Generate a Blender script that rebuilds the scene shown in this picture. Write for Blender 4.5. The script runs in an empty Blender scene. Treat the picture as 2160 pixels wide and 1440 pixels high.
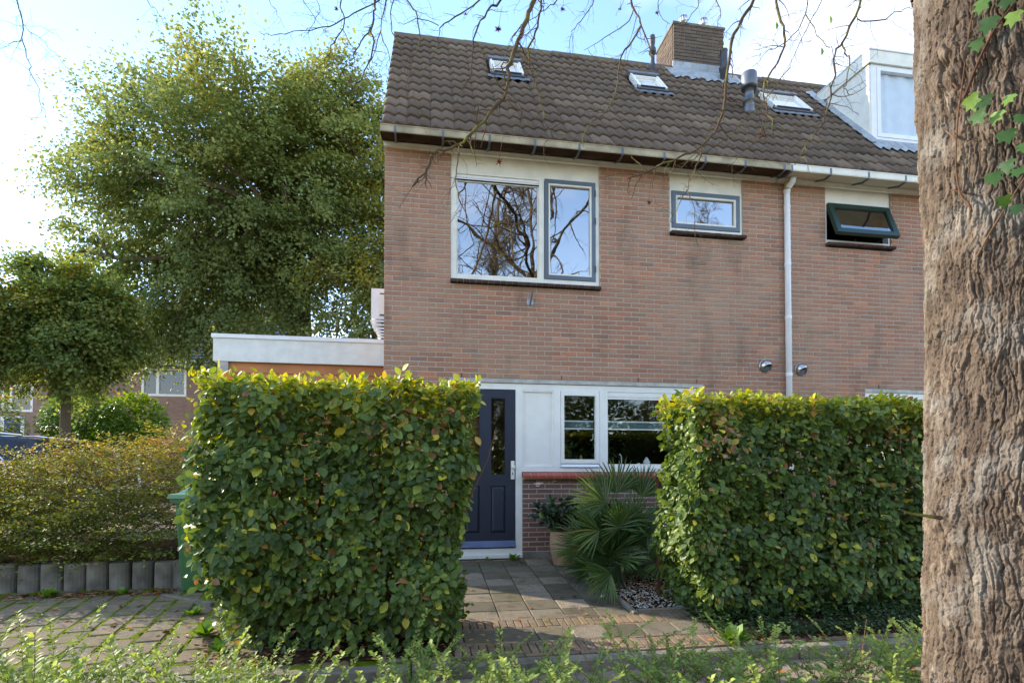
import bpy, math, random
import numpy as np
from mathutils import Vector, Matrix

R = math.radians
S = bpy.context.scene
COL = S.collection

# ---------------------------------------------------------------- camera, sky, sun, exposure
cam = bpy.data.cameras.new('camera')
camo = bpy.data.objects.new('camera', cam)
COL.objects.link(camo)
camo.location = (0, 0, 1.107)
camo.rotation_euler = (R(91.3), 0, R(-9.0))
cam.sensor_width = 36
cam.lens = 36 * 1150 / 2160
cam.shift_y = 0.1175
cam.clip_start = 0.05
cam.dof.use_dof = True
cam.dof.focus_distance = 6.5
cam.dof.aperture_fstop = 8.0
cam.clip_end = 3000
S.camera = camo

SUN_DIR = Vector((-0.74, 0.48, 0.44)).normalized()
SUN_EL = math.asin(SUN_DIR.z)
SUN_ROT = math.atan2(SUN_DIR.x, SUN_DIR.y)
W = bpy.data.worlds.new('World')
S.world = W
W.use_nodes = True
nt = W.node_tree
nt.nodes.clear()
out = nt.nodes.new('ShaderNodeOutputWorld')
bg = nt.nodes.new('ShaderNodeBackground')
sky = nt.nodes.new('ShaderNodeTexSky')
sky.sky_type = 'NISHITA'
sky.sun_disc = False
sky.sun_elevation = SUN_EL
sky.sun_rotation = SUN_ROT
sky.air_density = 1.0
sky.dust_density = 0.0
sky.ozone_density = 2.2
tc = nt.nodes.new('ShaderNodeTexCoord')
mp = nt.nodes.new('ShaderNodeMapping')
mp.inputs['Scale'].default_value = (1.0, 1.0, 2.6)
mp.inputs['Location'].default_value = (1.7, 0.4, 0.9)
cn = nt.nodes.new('ShaderNodeTexNoise')
cn.inputs['Scale'].default_value = 1.5
cn.inputs['Detail'].default_value = 6
cn.inputs['Roughness'].default_value = 0.52
cr = nt.nodes.new('ShaderNodeValToRGB')
cr.color_ramp.elements[0].position = 0.47
cr.color_ramp.elements[0].color = (0, 0, 0, 1)
cr.color_ramp.elements[1].position = 0.74
cr.color_ramp.elements[1].color = (0.7, 0.7, 0.7, 1)
sep = nt.nodes.new('ShaderNodeSeparateXYZ')
el = nt.nodes.new('ShaderNodeMapRange')
el.inputs['From Min'].default_value = 0.50
el.inputs['From Max'].default_value = 0.12
el.inputs['To Min'].default_value = 0.0
el.inputs['To Max'].default_value = 0.30
ad = nt.nodes.new('ShaderNodeMath'); ad.operation = 'ADD'; ad.use_clamp = True
mixc = nt.nodes.new('ShaderNodeMixRGB')
mixc.inputs['Color2'].default_value = (4.6, 4.4, 4.15, 1)
nt.links.new(tc.outputs['Generated'], mp.inputs['Vector'])
nt.links.new(mp.outputs['Vector'], cn.inputs['Vector'])
nt.links.new(cn.outputs['Fac'], cr.inputs['Fac'])
nt.links.new(tc.outputs['Generated'], sep.inputs['Vector'])
nt.links.new(sep.outputs['Z'], el.inputs['Value'])
nt.links.new(cr.outputs['Color'], ad.inputs[0])
nt.links.new(el.outputs['Result'], ad.inputs[1])
nt.links.new(ad.outputs['Value'], mixc.inputs['Fac'])
nt.links.new(sky.outputs['Color'], mixc.inputs['Color1'])
nt.links.new(mixc.outputs['Color'], bg.inputs['Color'])
bg.inputs['Strength'].default_value = 0.15
nt.links.new(bg.outputs['Background'], out.inputs['Surface'])

sl = bpy.data.lights.new('sun', 'SUN')
sl.energy = 2.4
sl.angle = R(0.6)
sl.color = (1.0, 0.88, 0.70)
slo = bpy.data.objects.new('sun', sl)
COL.objects.link(slo)
slo.rotation_euler = SUN_DIR.to_track_quat('Z', 'Y').to_euler()
slo.location = (-20, 8, 14)

S.view_settings.view_transform = 'Standard'
S.view_settings.look = 'None'
S.view_settings.gamma = 1
S.view_settings.use_curve_mapping = False
S.view_settings.exposure = 2.0

# ---------------------------------------------------------------- materials
def lin(r, g, b):
    f = lambda v: (v / 255 / 12.92) if v <= 10 else ((v / 255 + 0.055) / 1.055) ** 2.4
    return (f(r), f(g), f(b), 1)

class N:
    """small node helper"""
    def __init__(s, name):
        s.m = bpy.data.materials.new(name); s.m.use_nodes = True
        s.t = s.m.node_tree; s.t.nodes.clear()
        s.o = s.t.nodes.new('ShaderNodeOutputMaterial')
        s._pos = None
    def n(s, ty, **kw):
        x = s.t.nodes.new(ty)
        for k, v in kw.items():
            if k.startswith('i_'): x.inputs[k[2:].replace('_', ' ')].default_value = v
            else: setattr(x, k, v)
        return x
    def l(s, a, b): s.t.links.new(a, b)
    def pos(s):
        if s._pos is None: s._pos = s.n('ShaderNodeNewGeometry').outputs['Position']
        return s._pos
    def noise(s, scale, detail=4, stretch=None, rough=0.55):
        x = s.n('ShaderNodeTexNoise'); x.inputs['Scale'].default_value = scale
        x.inputs['Detail'].default_value = detail; x.inputs['Roughness'].default_value = rough
        if stretch:
            m = s.n('ShaderNodeMapping'); m.inputs['Scale'].default_value = stretch
            s.l(s.pos(), m.inputs['Vector']); s.l(m.outputs['Vector'], x.inputs['Vector'])
        else: s.l(s.pos(), x.inputs['Vector'])
        return x.outputs['Fac']
    def ramp(s, fac, stops, interp='LINEAR'):
        r = s.n('ShaderNodeValToRGB'); cr = r.color_ramp; cr.interpolation = interp
        while len(cr.elements) < len(stops): cr.elements.new(0.5)
        for e, (p, c) in zip(cr.elements, stops):
            e.position = p; e.color = c if len(c) == 4 else (*c, 1)
        s.l(fac, r.inputs['Fac']); return r.outputs['Color']
    def rand(s):
        a = s.n('ShaderNodeAttribute', attribute_name='tint'); o = s.n('ShaderNodeObjectInfo')
        m = s.n('ShaderNodeMath', operation='ADD'); s.l(a.outputs['Fac'], m.inputs[0]); s.l(o.outputs['Random'], m.inputs[1])
        f = s.n('ShaderNodeMath', operation='FRACT'); s.l(m.outputs[0], f.inputs[0]); return f.outputs[0]
    def tint(s): return s.n('ShaderNodeAttribute', attribute_name='tint').outputs['Fac']
    def mix(s, a, b, fac, mode='MIX'):
        x = s.n('ShaderNodeMixRGB', blend_type=mode)
        for v, k in ((a, 'Color1'), (b, 'Color2'), (fac, 'Fac')):
            if isinstance(v, (int, float)): x.inputs[k].default_value = v
            elif isinstance(v, tuple): x.inputs[k].default_value = v
            else: s.l(v, x.inputs[k])
        return x.outputs['Color']
    def step(s, fac, a, b):
        x = s.n('ShaderNodeMapRange'); x.inputs['From Min'].default_value = a; x.inputs['From Max'].default_value = b
        s.l(fac, x.inputs['Value']); return x.outputs['Result']
    def bump(s, h, strength=0.3, dist=0.01):
        b = s.n('ShaderNodeBump'); b.inputs['Strength'].default_value = strength; b.inputs['Distance'].default_value = dist
        s.l(h, b.inputs['Height']); return b.outputs['Normal']
    def pbr(s, col, rough=0.8, spec=0.3, metal=0.0, normal=None):
        p = s.n('ShaderNodeBsdfPrincipled')
        if isinstance(col, tuple): p.inputs['Base Color'].default_value = col
        else: s.l(col, p.inputs['Base Color'])
        if isinstance(rough, (int, float)): p.inputs['Roughness'].default_value = rough
        else: s.l(rough, p.inputs['Roughness'])
        p.inputs['Specular IOR Level'].default_value = spec
        p.inputs['Metallic'].default_value = metal
        if normal is not None: s.l(normal, p.inputs['Normal'])
        return p.outputs['BSDF']
    def done(s, sh): s.l(sh, s.o.inputs['Surface']); return s.m

def simple(name, c, rough=0.6, spec=0.3, metal=0.0, dirt=0.12, scale=6.0, bump=0.06, bscale=60):
    m = N(name); nz = m.noise(scale, 5)
    c2 = tuple(v * (1 - dirt * 2) for v in c[:3]) + (1,)
    col = m.mix(c2, c, m.step(nz, 0.35, 0.62))
    return m.done(m.pbr(col, rough, spec, metal, m.bump(m.noise(bscale, 3), bump, 0.004)))

def brick_mat(name, stops, weather, wamt=0.6, joints=False):
    m = N(name)
    base = m.ramp(m.rand(), stops)
    sp = m.noise(90, 3)
    base = m.mix(base, m.mix(base, (0.12, 0.07, 0.05, 1), 0.5), m.step(sp, 0.52, 0.7))
    w = m.step(m.noise(0.9, 6, rough=0.65), 0.42, 0.72)
    w2 = m.n('ShaderNodeMath', operation='MULTIPLY'); m.l(w, w2.inputs[0]); w2.inputs[1].default_value = wamt
    base = m.mix(base, weather, w2.outputs[0])
    st = m.step(m.noise(3.0, 5, (1, 1, 0.35)), 0.55, 0.75)
    base = m.mix(base, m.mix(base, (0.10, 0.075, 0.06, 1), 0.45), st)
    return m.done(m.pbr(base, 0.92, 0.15, 0, m.bump(m.noise(140, 3), 0.5, 0.004)))

MT = {}
MT['brick'] = brick_mat('facing_brick', [(0, lin(160, 116, 94)), (0.25, lin(176, 126, 102)), (0.5, lin(166, 128, 106)), (0.72, lin(188, 130, 102)), (0.88, lin(148, 116, 100)), (1, lin(196, 142, 112))], lin(178, 154, 132), 0.45)
MT['brick_low'] = brick_mat('plum_brick', [(0, lin(116, 88, 80)), (0.4, lin(132, 94, 84)), (0.7, lin(108, 84, 80)), (1, lin(142, 106, 94))], lin(126, 108, 96), 0.6)
MT['mortar'] = brick_mat('mortar_grey', [(0, lin(192, 180, 164)), (1, lin(192, 180, 164))], lin(176, 162, 146), 0.5)
MT['brick_chim'] = brick_mat('chimney_brick', [(0, lin(96, 84, 76)), (0.5, lin(112, 98, 86)), (1, lin(86, 76, 72))], lin(118, 110, 92), 0.6)
MT['brick_far'] = brick_mat('far_brick', [(0, lin(150, 120, 106)), (1, lin(168, 134, 118))], lin(150, 134, 122), 0.4)

def tile_mat():
    m = N('roof_tile_concrete')
    base = m.ramp(m.rand(), [(0, lin(94, 80, 68)), (0.35, lin(112, 96, 82)), (0.65, lin(100, 86, 74)), (0.85, lin(126, 109, 92)), (1, lin(82, 71, 62))])
    g = m.noise(160, 2)
    base = m.mix(base, m.mix(base, (0.32, 0.28, 0.24, 1), 0.5), m.step(g, 0.55, 0.8))
    moss = m.step(m.noise(2.2, 6, rough=0.7), 0.60, 0.74)
    mm = m.n('ShaderNodeMath', operation='MULTIPLY'); m.l(moss, mm.inputs[0]); mm.inputs[1].default_value = 0.45
    base = m.mix(base, lin(116, 108, 62), mm.outputs[0])
    spots = m.step(m.noise(22, 3), 0.70, 0.74)
    base = m.mix(base, lin(190, 184, 172), spots)
    dark = m.step(m.noise(30, 3), 0.66, 0.72)
    base = m.mix(base, lin(62, 44, 40), dark)
    return m.done(m.pbr(base, 0.88, 0.25, 0, m.bump(m.noise(120, 3), 0.6, 0.004)))
MT['tile'] = tile_mat()
MT['ridge'] = brick_mat('ridge_tile_clay', [(0, lin(112, 96, 86)), (0.5, lin(112, 100, 90)), (0.8, lin(112, 92, 86)), (1, lin(98, 100, 80))], lin(104, 108, 76), 0.8)
MT['white'] = simple('white_paint', lin(240, 237, 229), 0.45, 0.4, dirt=0.03, bump=0.03)
MT['cream'] = simple('cream_paint', lin(240, 236, 222), 0.5, 0.35, dirt=0.06)
MT['pvc'] = simple('white_plastic', lin(238, 238, 240), 0.35, 0.45, dirt=0.03)
MT['greywhite'] = simple('weathered_board', lin(196, 192, 184), 0.75, 0.2, dirt=0.14, scale=10)
MT['bluegrey'] = simple('blue_grey_paint', lin(92, 104, 116), 0.35, 0.5, dirt=0.04)
MT['navy'] = simple('navy_door_paint', lin(40, 50, 66), 0.32, 0.5, dirt=0.05)
MT['navy_light'] = simple('worn_blue_threshold', lin(92, 106, 142), 0.4, 0.5, dirt=0.12)
MT['green_paint'] = simple('dark_green_paint', lin(36, 62, 54), 0.3, 0.5, dirt=0.04)
MT['sill'] = brick_mat('sill_tile_dark', [(0, lin(66, 50, 46)), (1, lin(84, 66, 60))], lin(90, 76, 70), 0.3)
def glazed():
    m = N('glazed_red_sill_tile')
    base = m.ramp(m.rand(), [(0, lin(150, 62, 46)), (0.5, lin(168, 76, 54)), (1, lin(138, 58, 46))])
    base = m.mix(base, lin(120, 80, 66), m.step(m.noise(14, 5), 0.5, 0.8))
    return m.done(m.pbr(base, 0.28, 0.5))
MT['sill_red'] = glazed()
MT['soffit_brown'] = simple('brown_soffit', lin(74, 56, 42), 0.9, 0.1, dirt=0.3, scale=4)
MT['soffit_cream'] = simple('cream_soffit', lin(206, 196, 170), 0.6, 0.2, dirt=0.05)
MT['gutter_old'] = simple('old_zinc_gutter', lin(188, 174, 144), 0.6, 0.3, dirt=0.2, scale=5)
MT['zinc'] = simple('zinc_strip', lin(112, 116, 122), 0.45, 0.5, 0.5, dirt=0.12)
MT['lead'] = simple('lead_flashing', lin(170, 176, 180), 0.6, 0.4, 0.2, dirt=0.16, scale=9, bump=0.3, bscale=18)
MT['darkmetal'] = simple('dark_grey_plastic', lin(70, 72, 78), 0.5, 0.4, dirt=0.1)
MT['black'] = simple('black_rubber', lin(26, 26, 28), 0.6, 0.3, dirt=0.1)
MT['galv'] = simple('galvanised_steel', lin(186, 190, 196), 0.35, 0.5, 0.8, dirt=0.1)
MT['steel'] = simple('stainless_steel', lin(190, 188, 184), 0.28, 0.5, 1.0, dirt=0.03, bump=0.0)
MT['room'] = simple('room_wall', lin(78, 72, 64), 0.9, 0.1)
MT['curtain'] = simple('pale_curtain', lin(214, 226, 236), 0.9, 0.1, dirt=0.04)
MT['sheer'] = simple('white_sheer', lin(222, 224, 232), 0.9, 0.1, dirt=0.03)
MT['pane_backing'] = simple('teal_blind', lin(96, 116, 118), 0.8, 0.1, dirt=0.08)
MT['concrete'] = simple('grey_concrete', lin(132, 126, 116), 0.9, 0.15, dirt=0.25, scale=5, bump=0.4, bscale=70)
MT['bin'] = simple('green_bin_plastic', lin(58, 104, 62), 0.4, 0.45, dirt=0.06)
MT['binlid'] = simple('green_bin_lid_plastic', lin(96, 142, 108), 0.4, 0.45, dirt=0.06)
MT['terra'] = simple('ribbed_clay_pot', lin(178, 140, 112), 0.85, 0.2, dirt=0.1)
MT['soil'] = simple('dark_soil', lin(70, 54, 40), 1.0, 0.05, dirt=0.3, scale=14, bump=0.8, bscale=40)
MT['wood_stake'] = simple('brown_stake_wood', lin(92, 62, 44), 0.85, 0.15, dirt=0.25, scale=12)
MT['cladding'] = simple('orange_brown_cladding', lin(196, 128, 78), 0.55, 0.3, dirt=0.12, scale=3)
MT['shedwhite'] = simple('shed_fascia_white', lin(236, 235, 228), 0.7, 0.25, dirt=0.06, scale=8)
MT['carpaint'] = simple('dark_blue_car_paint', lin(34, 37, 48), 0.22, 0.5, 0.0, dirt=0.02, bump=0)
MT['chrome'] = simple('chrome_trim', lin(225, 225, 228), 0.12, 0.5, 1.0, dirt=0.0, bump=0)
MT['tyre'] = MT['black']
MT['roof_far'] = brick_mat('far_roof_tile', [(0, lin(96, 100, 116)), (1, lin(112, 116, 130))], lin(120, 120, 124), 0.3)
MT['bluedoor'] = simple('blue_door_paint', lin(36, 62, 150), 0.4, 0.4)
MT['yellow'] = simple('yellow_glaze', lin(190, 160, 70), 0.4, 0.4)

def glass_mat(name, tint=(0.75, 0.8, 0.8, 1), refl=0.25):
    m = N(name)
    tr = m.n('ShaderNodeBsdfTransparent'); tr.inputs['Color'].default_value = tint
    gl = m.n('ShaderNodeBsdfGlossy'); gl.inputs['Roughness'].default_value = 0.0
    wob = m.bump(m.noise(1.6, 2), 0.05, 0.05); m.l(wob, gl.inputs['Normal'])
    fr = m.n('ShaderNodeFresnel'); fr.inputs['IOR'].default_value = 1.5
    a = m.n('ShaderNodeMath', operation='ADD', use_clamp=True); m.l(fr.outputs[0], a.inputs[0]); a.inputs[1].default_value = refl
    bf = m.n('ShaderNodeMath', operation='SUBTRACT'); bf.inputs[0].default_value = 1.0; m.l(m.n('ShaderNodeNewGeometry').outputs['Backfacing'], bf.inputs[1])
    a2 = m.n('ShaderNodeMath', operation='MULTIPLY'); m.l(a.outputs[0], a2.inputs[0]); m.l(bf.outputs[0], a2.inputs[1])
    mx = m.n('ShaderNodeMixShader'); m.l(a2.outputs[0], mx.inputs[0]); m.l(tr.outputs[0], mx.inputs[1]); m.l(gl.outputs[0], mx.inputs[2])
    return m.done(mx.outputs[0])
MT['glass'] = glass_mat('window_glass', (0.93, 0.95, 0.94, 1), refl=0.07)
MT['glass_up'] = glass_mat('coated_window_glass', (0.5, 0.52, 0.55, 1), 0.42)
MT['glass_sky'] = glass_mat('skylight_glass', (0.98, 0.98, 0.98, 1), 0.0)
MT['sky_glare'] = simple('sky_reflection_white', lin(244, 242, 236), 0.9, 0.1, dirt=0.02)  # white that stands in for bright sky mirrored in the skylights
MT['glass_car'] = glass_mat('car_glass', (0.15, 0.17, 0.2, 1), 0.12)

def leaf_mat(name, stops, trans=0.35, rough=0.42, spec=0.45, boost=1.5):
    m = N(name)
    c = m.ramp(m.tint(), stops)
    hs = m.n('ShaderNodeHueSaturation'); hs.inputs['Value'].default_value = boost; hs.inputs['Saturation'].default_value = 1.15
    hs.inputs['Hue'].default_value = 0.485
    m.l(c, hs.inputs['Color'])
    p = m.pbr(c, rough, spec)
    t = m.n('ShaderNodeBsdfTranslucent'); m.l(hs.outputs['Color'], t.inputs['Color'])
    mx = m.n('ShaderNodeMixShader'); mx.inputs[0].default_value = trans
    m.l(p, mx.inputs[1]); m.l(t.outputs[0], mx.inputs[2])
    return m.done(mx.outputs[0])
MT['leaf_hedge'] = leaf_mat('hornbeam_leaf', [(0, lin(62, 84, 42)), (0.3, lin(98, 120, 54)), (0.55, lin(138, 152, 64)), (0.72, lin(178, 182, 64)), (0.84, lin(206, 190, 60)), (0.92, lin(176, 128, 80)), (1, lin(126, 88, 64))], 0.3, 0.46, 0.38)
MT['leaf_tree'] = leaf_mat('lime_tree_leaf', [(0, lin(96, 112, 64)), (0.45, lin(128, 140, 80)), (0.8, lin(152, 156, 88)), (0.94, lin(172, 160, 70)), (1, lin(214, 160, 40))], 0.45, 0.5, 0.3, 1.3)
MT['leaf_tree2'] = leaf_mat('street_tree_leaf', [(0, lin(80, 100, 54)), (0.5, lin(112, 130, 68)), (0.85, lin(138, 148, 74)), (1, lin(190, 150, 44))], 0.45, 0.5, 0.35)
MT['leaf_bush'] = leaf_mat('round_bush_leaf', [(0, lin(52, 86, 30)), (0.6, lin(96, 132, 40)), (0.9, lin(140, 170, 56)), (1, lin(150, 96, 60))], 0.35)
MT['leaf_spirea'] = leaf_mat('autumn_shrub_leaf', [(0, lin(84, 96, 36)), (0.35, lin(128, 132, 52)), (0.62, lin(172, 156, 70)), (0.82, lin(196, 142, 78)), (0.94, lin(200, 112, 74)), (1, lin(170, 80, 60))], 0.35, 0.6, 0.2)
MT['leaf_low'] = leaf_mat('box_honeysuckle_leaf', [(0, lin(78, 104, 52)), (0.5, lin(126, 146, 72)), (0.85, lin(174, 186, 92)), (1, lin(214, 204, 70))], 0.35, 0.55, 0.3)
MT['leaf_ivy'] = leaf_mat('ivy_leaf', [(0, lin(48, 78, 32)), (0.5, lin(84, 122, 50)), (1, lin(136, 164, 68))], 0.35)
MT['leaf_groundivy'] = leaf_mat('ground_ivy_leaf', [(0, lin(36, 56, 30)), (0.7, lin(60, 88, 42)), (1, lin(110, 140, 54))], 0.25)
MT['leaf_palm'] = leaf_mat('fan_palm_leaf', [(0, lin(54, 78, 42)), (0.55, lin(82, 108, 54)), (0.9, lin(130, 146, 76)), (1, lin(164, 140, 72))], 0.2, 0.4, 0.45)
MT['leaf_pot'] = leaf_mat('glossy_dark_leaf', [(0, lin(34, 54, 36)), (0.8, lin(54, 80, 48)), (1, lin(120, 150, 60))], 0.2, 0.35, 0.5)
MT['leaf_dead'] = leaf_mat('fallen_leaf', [(0, lin(96, 62, 42)), (0.6, lin(150, 98, 60)), (1, lin(196, 132, 70))], 0.1)

def bark_mat(name, stops, lichen=None, lamt=0.5, scale=6, bscale=90):
    m = N(name)
    c = m.ramp(m.tint(), stops)
    c = m.mix(c, m.mix(c, (0.05, 0.035, 0.025, 1), 0.5), m.step(m.noise(scale * 6, 5), 0.5, 0.72))
    if lichen:
        k = m.step(m.noise(scale, 6, rough=0.7), 0.5, 0.66)
        kk = m.n('ShaderNodeMath', operation='MULTIPLY'); m.l(k, kk.inputs[0]); kk.inputs[1].default_value = lamt
        c = m.mix(c, lichen, kk.outputs[0])
    ht = m.mix(m.noise(bscale, 4), m.noise(bscale * .6, 5, (1, 1, .28), .7), 0.6)
    return m.done(m.pbr(c, 0.9, 0.2, 0, m.bump(ht, 0.9, 0.005)))
MT['bark_big'] = bark_mat('plated_bark', [(0, lin(58, 49, 42)), (0.4, lin(86, 73, 62)), (0.75, lin(108, 93, 79)), (1, lin(142, 127, 111))], lin(140, 136, 128), 0.6, 4, 160)
MT['bark_twig'] = bark_mat('mossy_twig_bark', [(0, lin(78, 62, 52)), (1, lin(98, 80, 62))], lin(128, 124, 50), 0.95, 5)
MT['bark_tree'] = bark_mat('grey_bark', [(0, lin(84, 72, 58)), (1, lin(110, 96, 78))], lin(110, 112, 80), 0.4)
MT['twig'] = bark_mat('brown_twig', [(0, lin(86, 58, 44)), (1, lin(128, 96, 66))])
MT['seed'] = simple('red_brown_seed', lin(120, 62, 52), 0.9, 0.1, dirt=0.2)

def paver_mat(name, stops, agg=0.5, moss=0.4, mosscol=lin(96, 94, 44)):
    m = N(name)
    c = m.ramp(m.rand(), stops)
    rnd = m.rand()
    sp = m.step(m.noise(210, 2), 0.60, 0.66)
    kk = m.n('ShaderNodeMath', operation='MULTIPLY'); m.l(sp, kk.inputs[0])
    th = m.step(rnd, 0.45, 0.9); m.l(th, kk.inputs[1])
    c = m.mix(c, lin(216, 204, 182), kk.outputs[0])
    ms = m.step(m.noise(2.6, 6, rough=0.72), 0.50, 0.68)
    k2 = m.n('ShaderNodeMath', operation='MULTIPLY'); m.l(ms, k2.inputs[0]); k2.inputs[1].default_value = moss
    c = m.mix(c, mosscol, k2.outputs[0])
    c = m.mix(c, m.mix(c, (0.05, 0.045, 0.035, 1), 0.55), m.step(m.noise(9, 5), 0.5, 0.72))
    return m.done(m.pbr(c, 0.92, 0.2, 0, m.bump(m.noise(170, 3), 0.6, 0.004)))
MT['paver'] = paver_mat('concrete_paving', [(0, lin(92, 86, 70)), (0.4, lin(106, 98, 82)), (0.7, lin(120, 110, 94)), (1, lin(138, 124, 106))], moss=0.6, mosscol=lin(84, 82, 42))
MT['clinker'] = paver_mat('clinker_paving', [(0, lin(122, 104, 84)), (0.5, lin(140, 118, 94)), (1, lin(108, 94, 80))], moss=0.45)
MT['sett'] = paver_mat('sett_paving', [(0, lin(112, 100, 82)), (0.5, lin(130, 114, 94)), (1, lin(100, 90, 74))], moss=0.6, mosscol=lin(106, 108, 44))
MT['mossjoint'] = simple('mossy_joint', lin(112, 126, 30), 1.0, 0.05, dirt=0.3, scale=5, bump=0.8, bscale=90)
MT['sandjoint'] = simple('sandy_joint', lin(100, 92, 60), 1.0, 0.05, dirt=0.3, scale=6, bump=0.8, bscale=90)
MT['road'] = paver_mat('road_surface', [(0, lin(136, 122, 106)), (1, lin(136, 122, 106))], moss=0.2)
MT['kerb'] = paver_mat('kerb_concrete', [(0, lin(120, 114, 100)), (1, lin(136, 128, 112))], moss=0.4)
MT['gravel'] = brick_mat('white_gravel', [(0, lin(206, 196, 180)), (0.4, lin(226, 220, 208)), (0.7, lin(186, 170, 150)), (0.9, lin(150, 136, 118)), (1, lin(232, 228, 220))], lin(170, 160, 140), 0.2)
MT['grass'] = simple('rough_grass_ground', lin(84, 92, 48), 1.0, 0.05, dirt=0.3, scale=3, bump=0.8, bscale=60)

# ---------------------------------------------------------------- object helpers
def tag(o, label=None, cat=None, group=None, kind=None):
    if label: o['label'] = label
    if cat: o['category'] = cat
    if group: o['group'] = group
    if kind: o['kind'] = kind
    return o

def empty(name, loc=(0, 0, 0), rz=0):
    o = bpy.data.objects.new(name, None); COL.objects.link(o)
    o.location = loc; o.rotation_euler = (0, 0, rz); o.empty_display_size = 0.1
    return o

def link(name, me, parent=None, loc=None):
    o = bpy.data.objects.new(name, me); COL.objects.link(o)
    if parent is not None: o.parent = parent
    if loc is not None: o.location = loc
    return o

class MB:
    def __init__(s): s.v = []; s.f = []; s.t = []; s.tv = 0.5
    def add(s, vs, fs):
        b = len(s.v); s.v += [tuple(v) for v in vs]; s.f += [tuple(i + b for i in f) for f in fs]; s.t += [s.tv] * len(vs); return s
    def box(s, x0, x1, y0, y1, z0, z1, M=None):
        vs = [(x0, y0, z0), (x1, y0, z0), (x1, y1, z0), (x0, y1, z0), (x0, y0, z1), (x1, y0, z1), (x1, y1, z1), (x0, y1, z1)]
        if M is not None: vs = [tuple(M @ Vector(v)) for v in vs]
        return s.add(vs, [(0, 3, 2, 1), (4, 5, 6, 7), (0, 1, 5, 4), (1, 2, 6, 5), (2, 3, 7, 6), (3, 0, 4, 7)])
    def cham(s, x0, x1, y0, y1, z0, z1, c=0.003):
        # box whose front (low y) and top edges are chamfered: five-sided bevel on the -y face
        vs = [(x0, y0 + c, z0), (x1, y0 + c, z0), (x1, y1, z0), (x0, y1, z0), (x0, y0 + c, z1), (x1, y0 + c, z1), (x1, y1, z1), (x0, y1, z1),
              (x0 + c, y0, z0 + c), (x1 - c, y0, z0 + c), (x1 - c, y0, z1 - c), (x0 + c, y0, z1 - c)]
        return s.add(vs, [(0, 3, 2, 1), (4, 5, 6, 7), (1, 2, 6, 5), (2, 3, 7, 6), (3, 0, 4, 7), (8, 9, 10, 11), (0, 1, 9, 8), (1, 5, 10, 9), (5, 4, 11, 10), (4, 0, 8, 11)])
    def frame(s, x0, x1, z0, z1, w, y0, y1, wb=None, wt=None, wl=None, wr=None):
        wb = w if wb is None else wb; wt = w if wt is None else wt; wl = w if wl is None else wl; wr = w if wr is None else wr
        s.box(x0, x0 + wl, y0, y1, z0, z1); s.box(x1 - wr, x1, y0, y1, z0, z1)
        s.box(x0 + wl, x1 - wr, y0, y1, z0, z0 + wb); s.box(x0 + wl, x1 - wr, y0, y1, z1 - wt, z1); return s
    def prism(s, poly, h0, h1, axis='x'):
        n = len(poly)
        def P(a, b, h): return (h, a, b) if axis == 'x' else ((a, h, b) if axis == 'y' else (a, b, h))
        vs = [P(a, b, h0) for a, b in poly] + [P(a, b, h1) for a, b in poly]
        fs = [tuple(range(n))[::-1], tuple(range(n, 2 * n))] + [(i, (i + 1) % n, n + (i + 1) % n, n + i) for i in range(n)]
        return s.add(vs, fs)
    def lathe(s, prof, c=(0, 0, 0), n=16, cap=True, M=None):
        vs = []; fs = []
        for r, z in prof:
            for k in range(n):
                a = 2 * math.pi * k / n; vs.append((c[0] + r * math.cos(a), c[1] + r * math.sin(a), c[2] + z))
        for i in range(len(prof) - 1):
            for k in range(n):
                fs.append((i * n + k, i * n + (k + 1) % n, (i + 1) * n + (k + 1) % n, (i + 1) * n + k))
        if cap: fs += [tuple(range(n))[::-1], tuple((len(prof) - 1) * n + k for k in range(n))]
        if M is not None: vs = [tuple(M @ Vector(v)) for v in vs]
        return s.add(vs, fs)
    def tube(s, pts, rad, n=5, cap=True):
        P = [Vector(p) for p in pts]
        if isinstance(rad, (int, float)): rad = [rad] * len(P)
        t = (P[1] - P[0]).normalized(); u = t.orthogonal().normalized(); vs = []; fs = []
        for i, p in enumerate(P):
            if i == 0: tt = P[1] - P[0]
            elif i == len(P) - 1: tt = P[-1] - P[-2]
            else: tt = P[i + 1] - P[i - 1]
            if tt.length < 1e-9: tt = t
            tt.normalize(); u = (u - tt * u.dot(tt))
            if u.length < 1e-6: u = tt.orthogonal()
            u.normalize(); w = tt.cross(u); t = tt
            for k in range(n):
                a = 2 * math.pi * k / n; vs.append(p + (u * math.cos(a) + w * math.sin(a)) * rad[i])
        for i in range(len(P) - 1):
            for k in range(n): fs.append((i * n + k, i * n + (k + 1) % n, (i + 1) * n + (k + 1) % n, (i + 1) * n + k))
        if cap: fs += [tuple(range(n))[::-1], tuple((len(P) - 1) * n + k for k in range(n))]
        return s.add(vs, fs)
    def mesh(s, name, mat, smooth=False):
        me = bpy.data.meshes.new(name); me.from_pydata(s.v, [], s.f)
        if mat: me.materials.append(mat)
        a = me.attributes.new('tint', 'FLOAT', 'POINT'); a.data.foreach_set('value', s.t)
        if smooth: me.polygons.foreach_set('use_smooth', [True] * len(me.polygons))
        me.update(); return me
    def build(s, name, mat, parent=None, smooth=False, loc=None):
        return link(name, s.mesh(name, mat, smooth), parent, loc)

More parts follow.
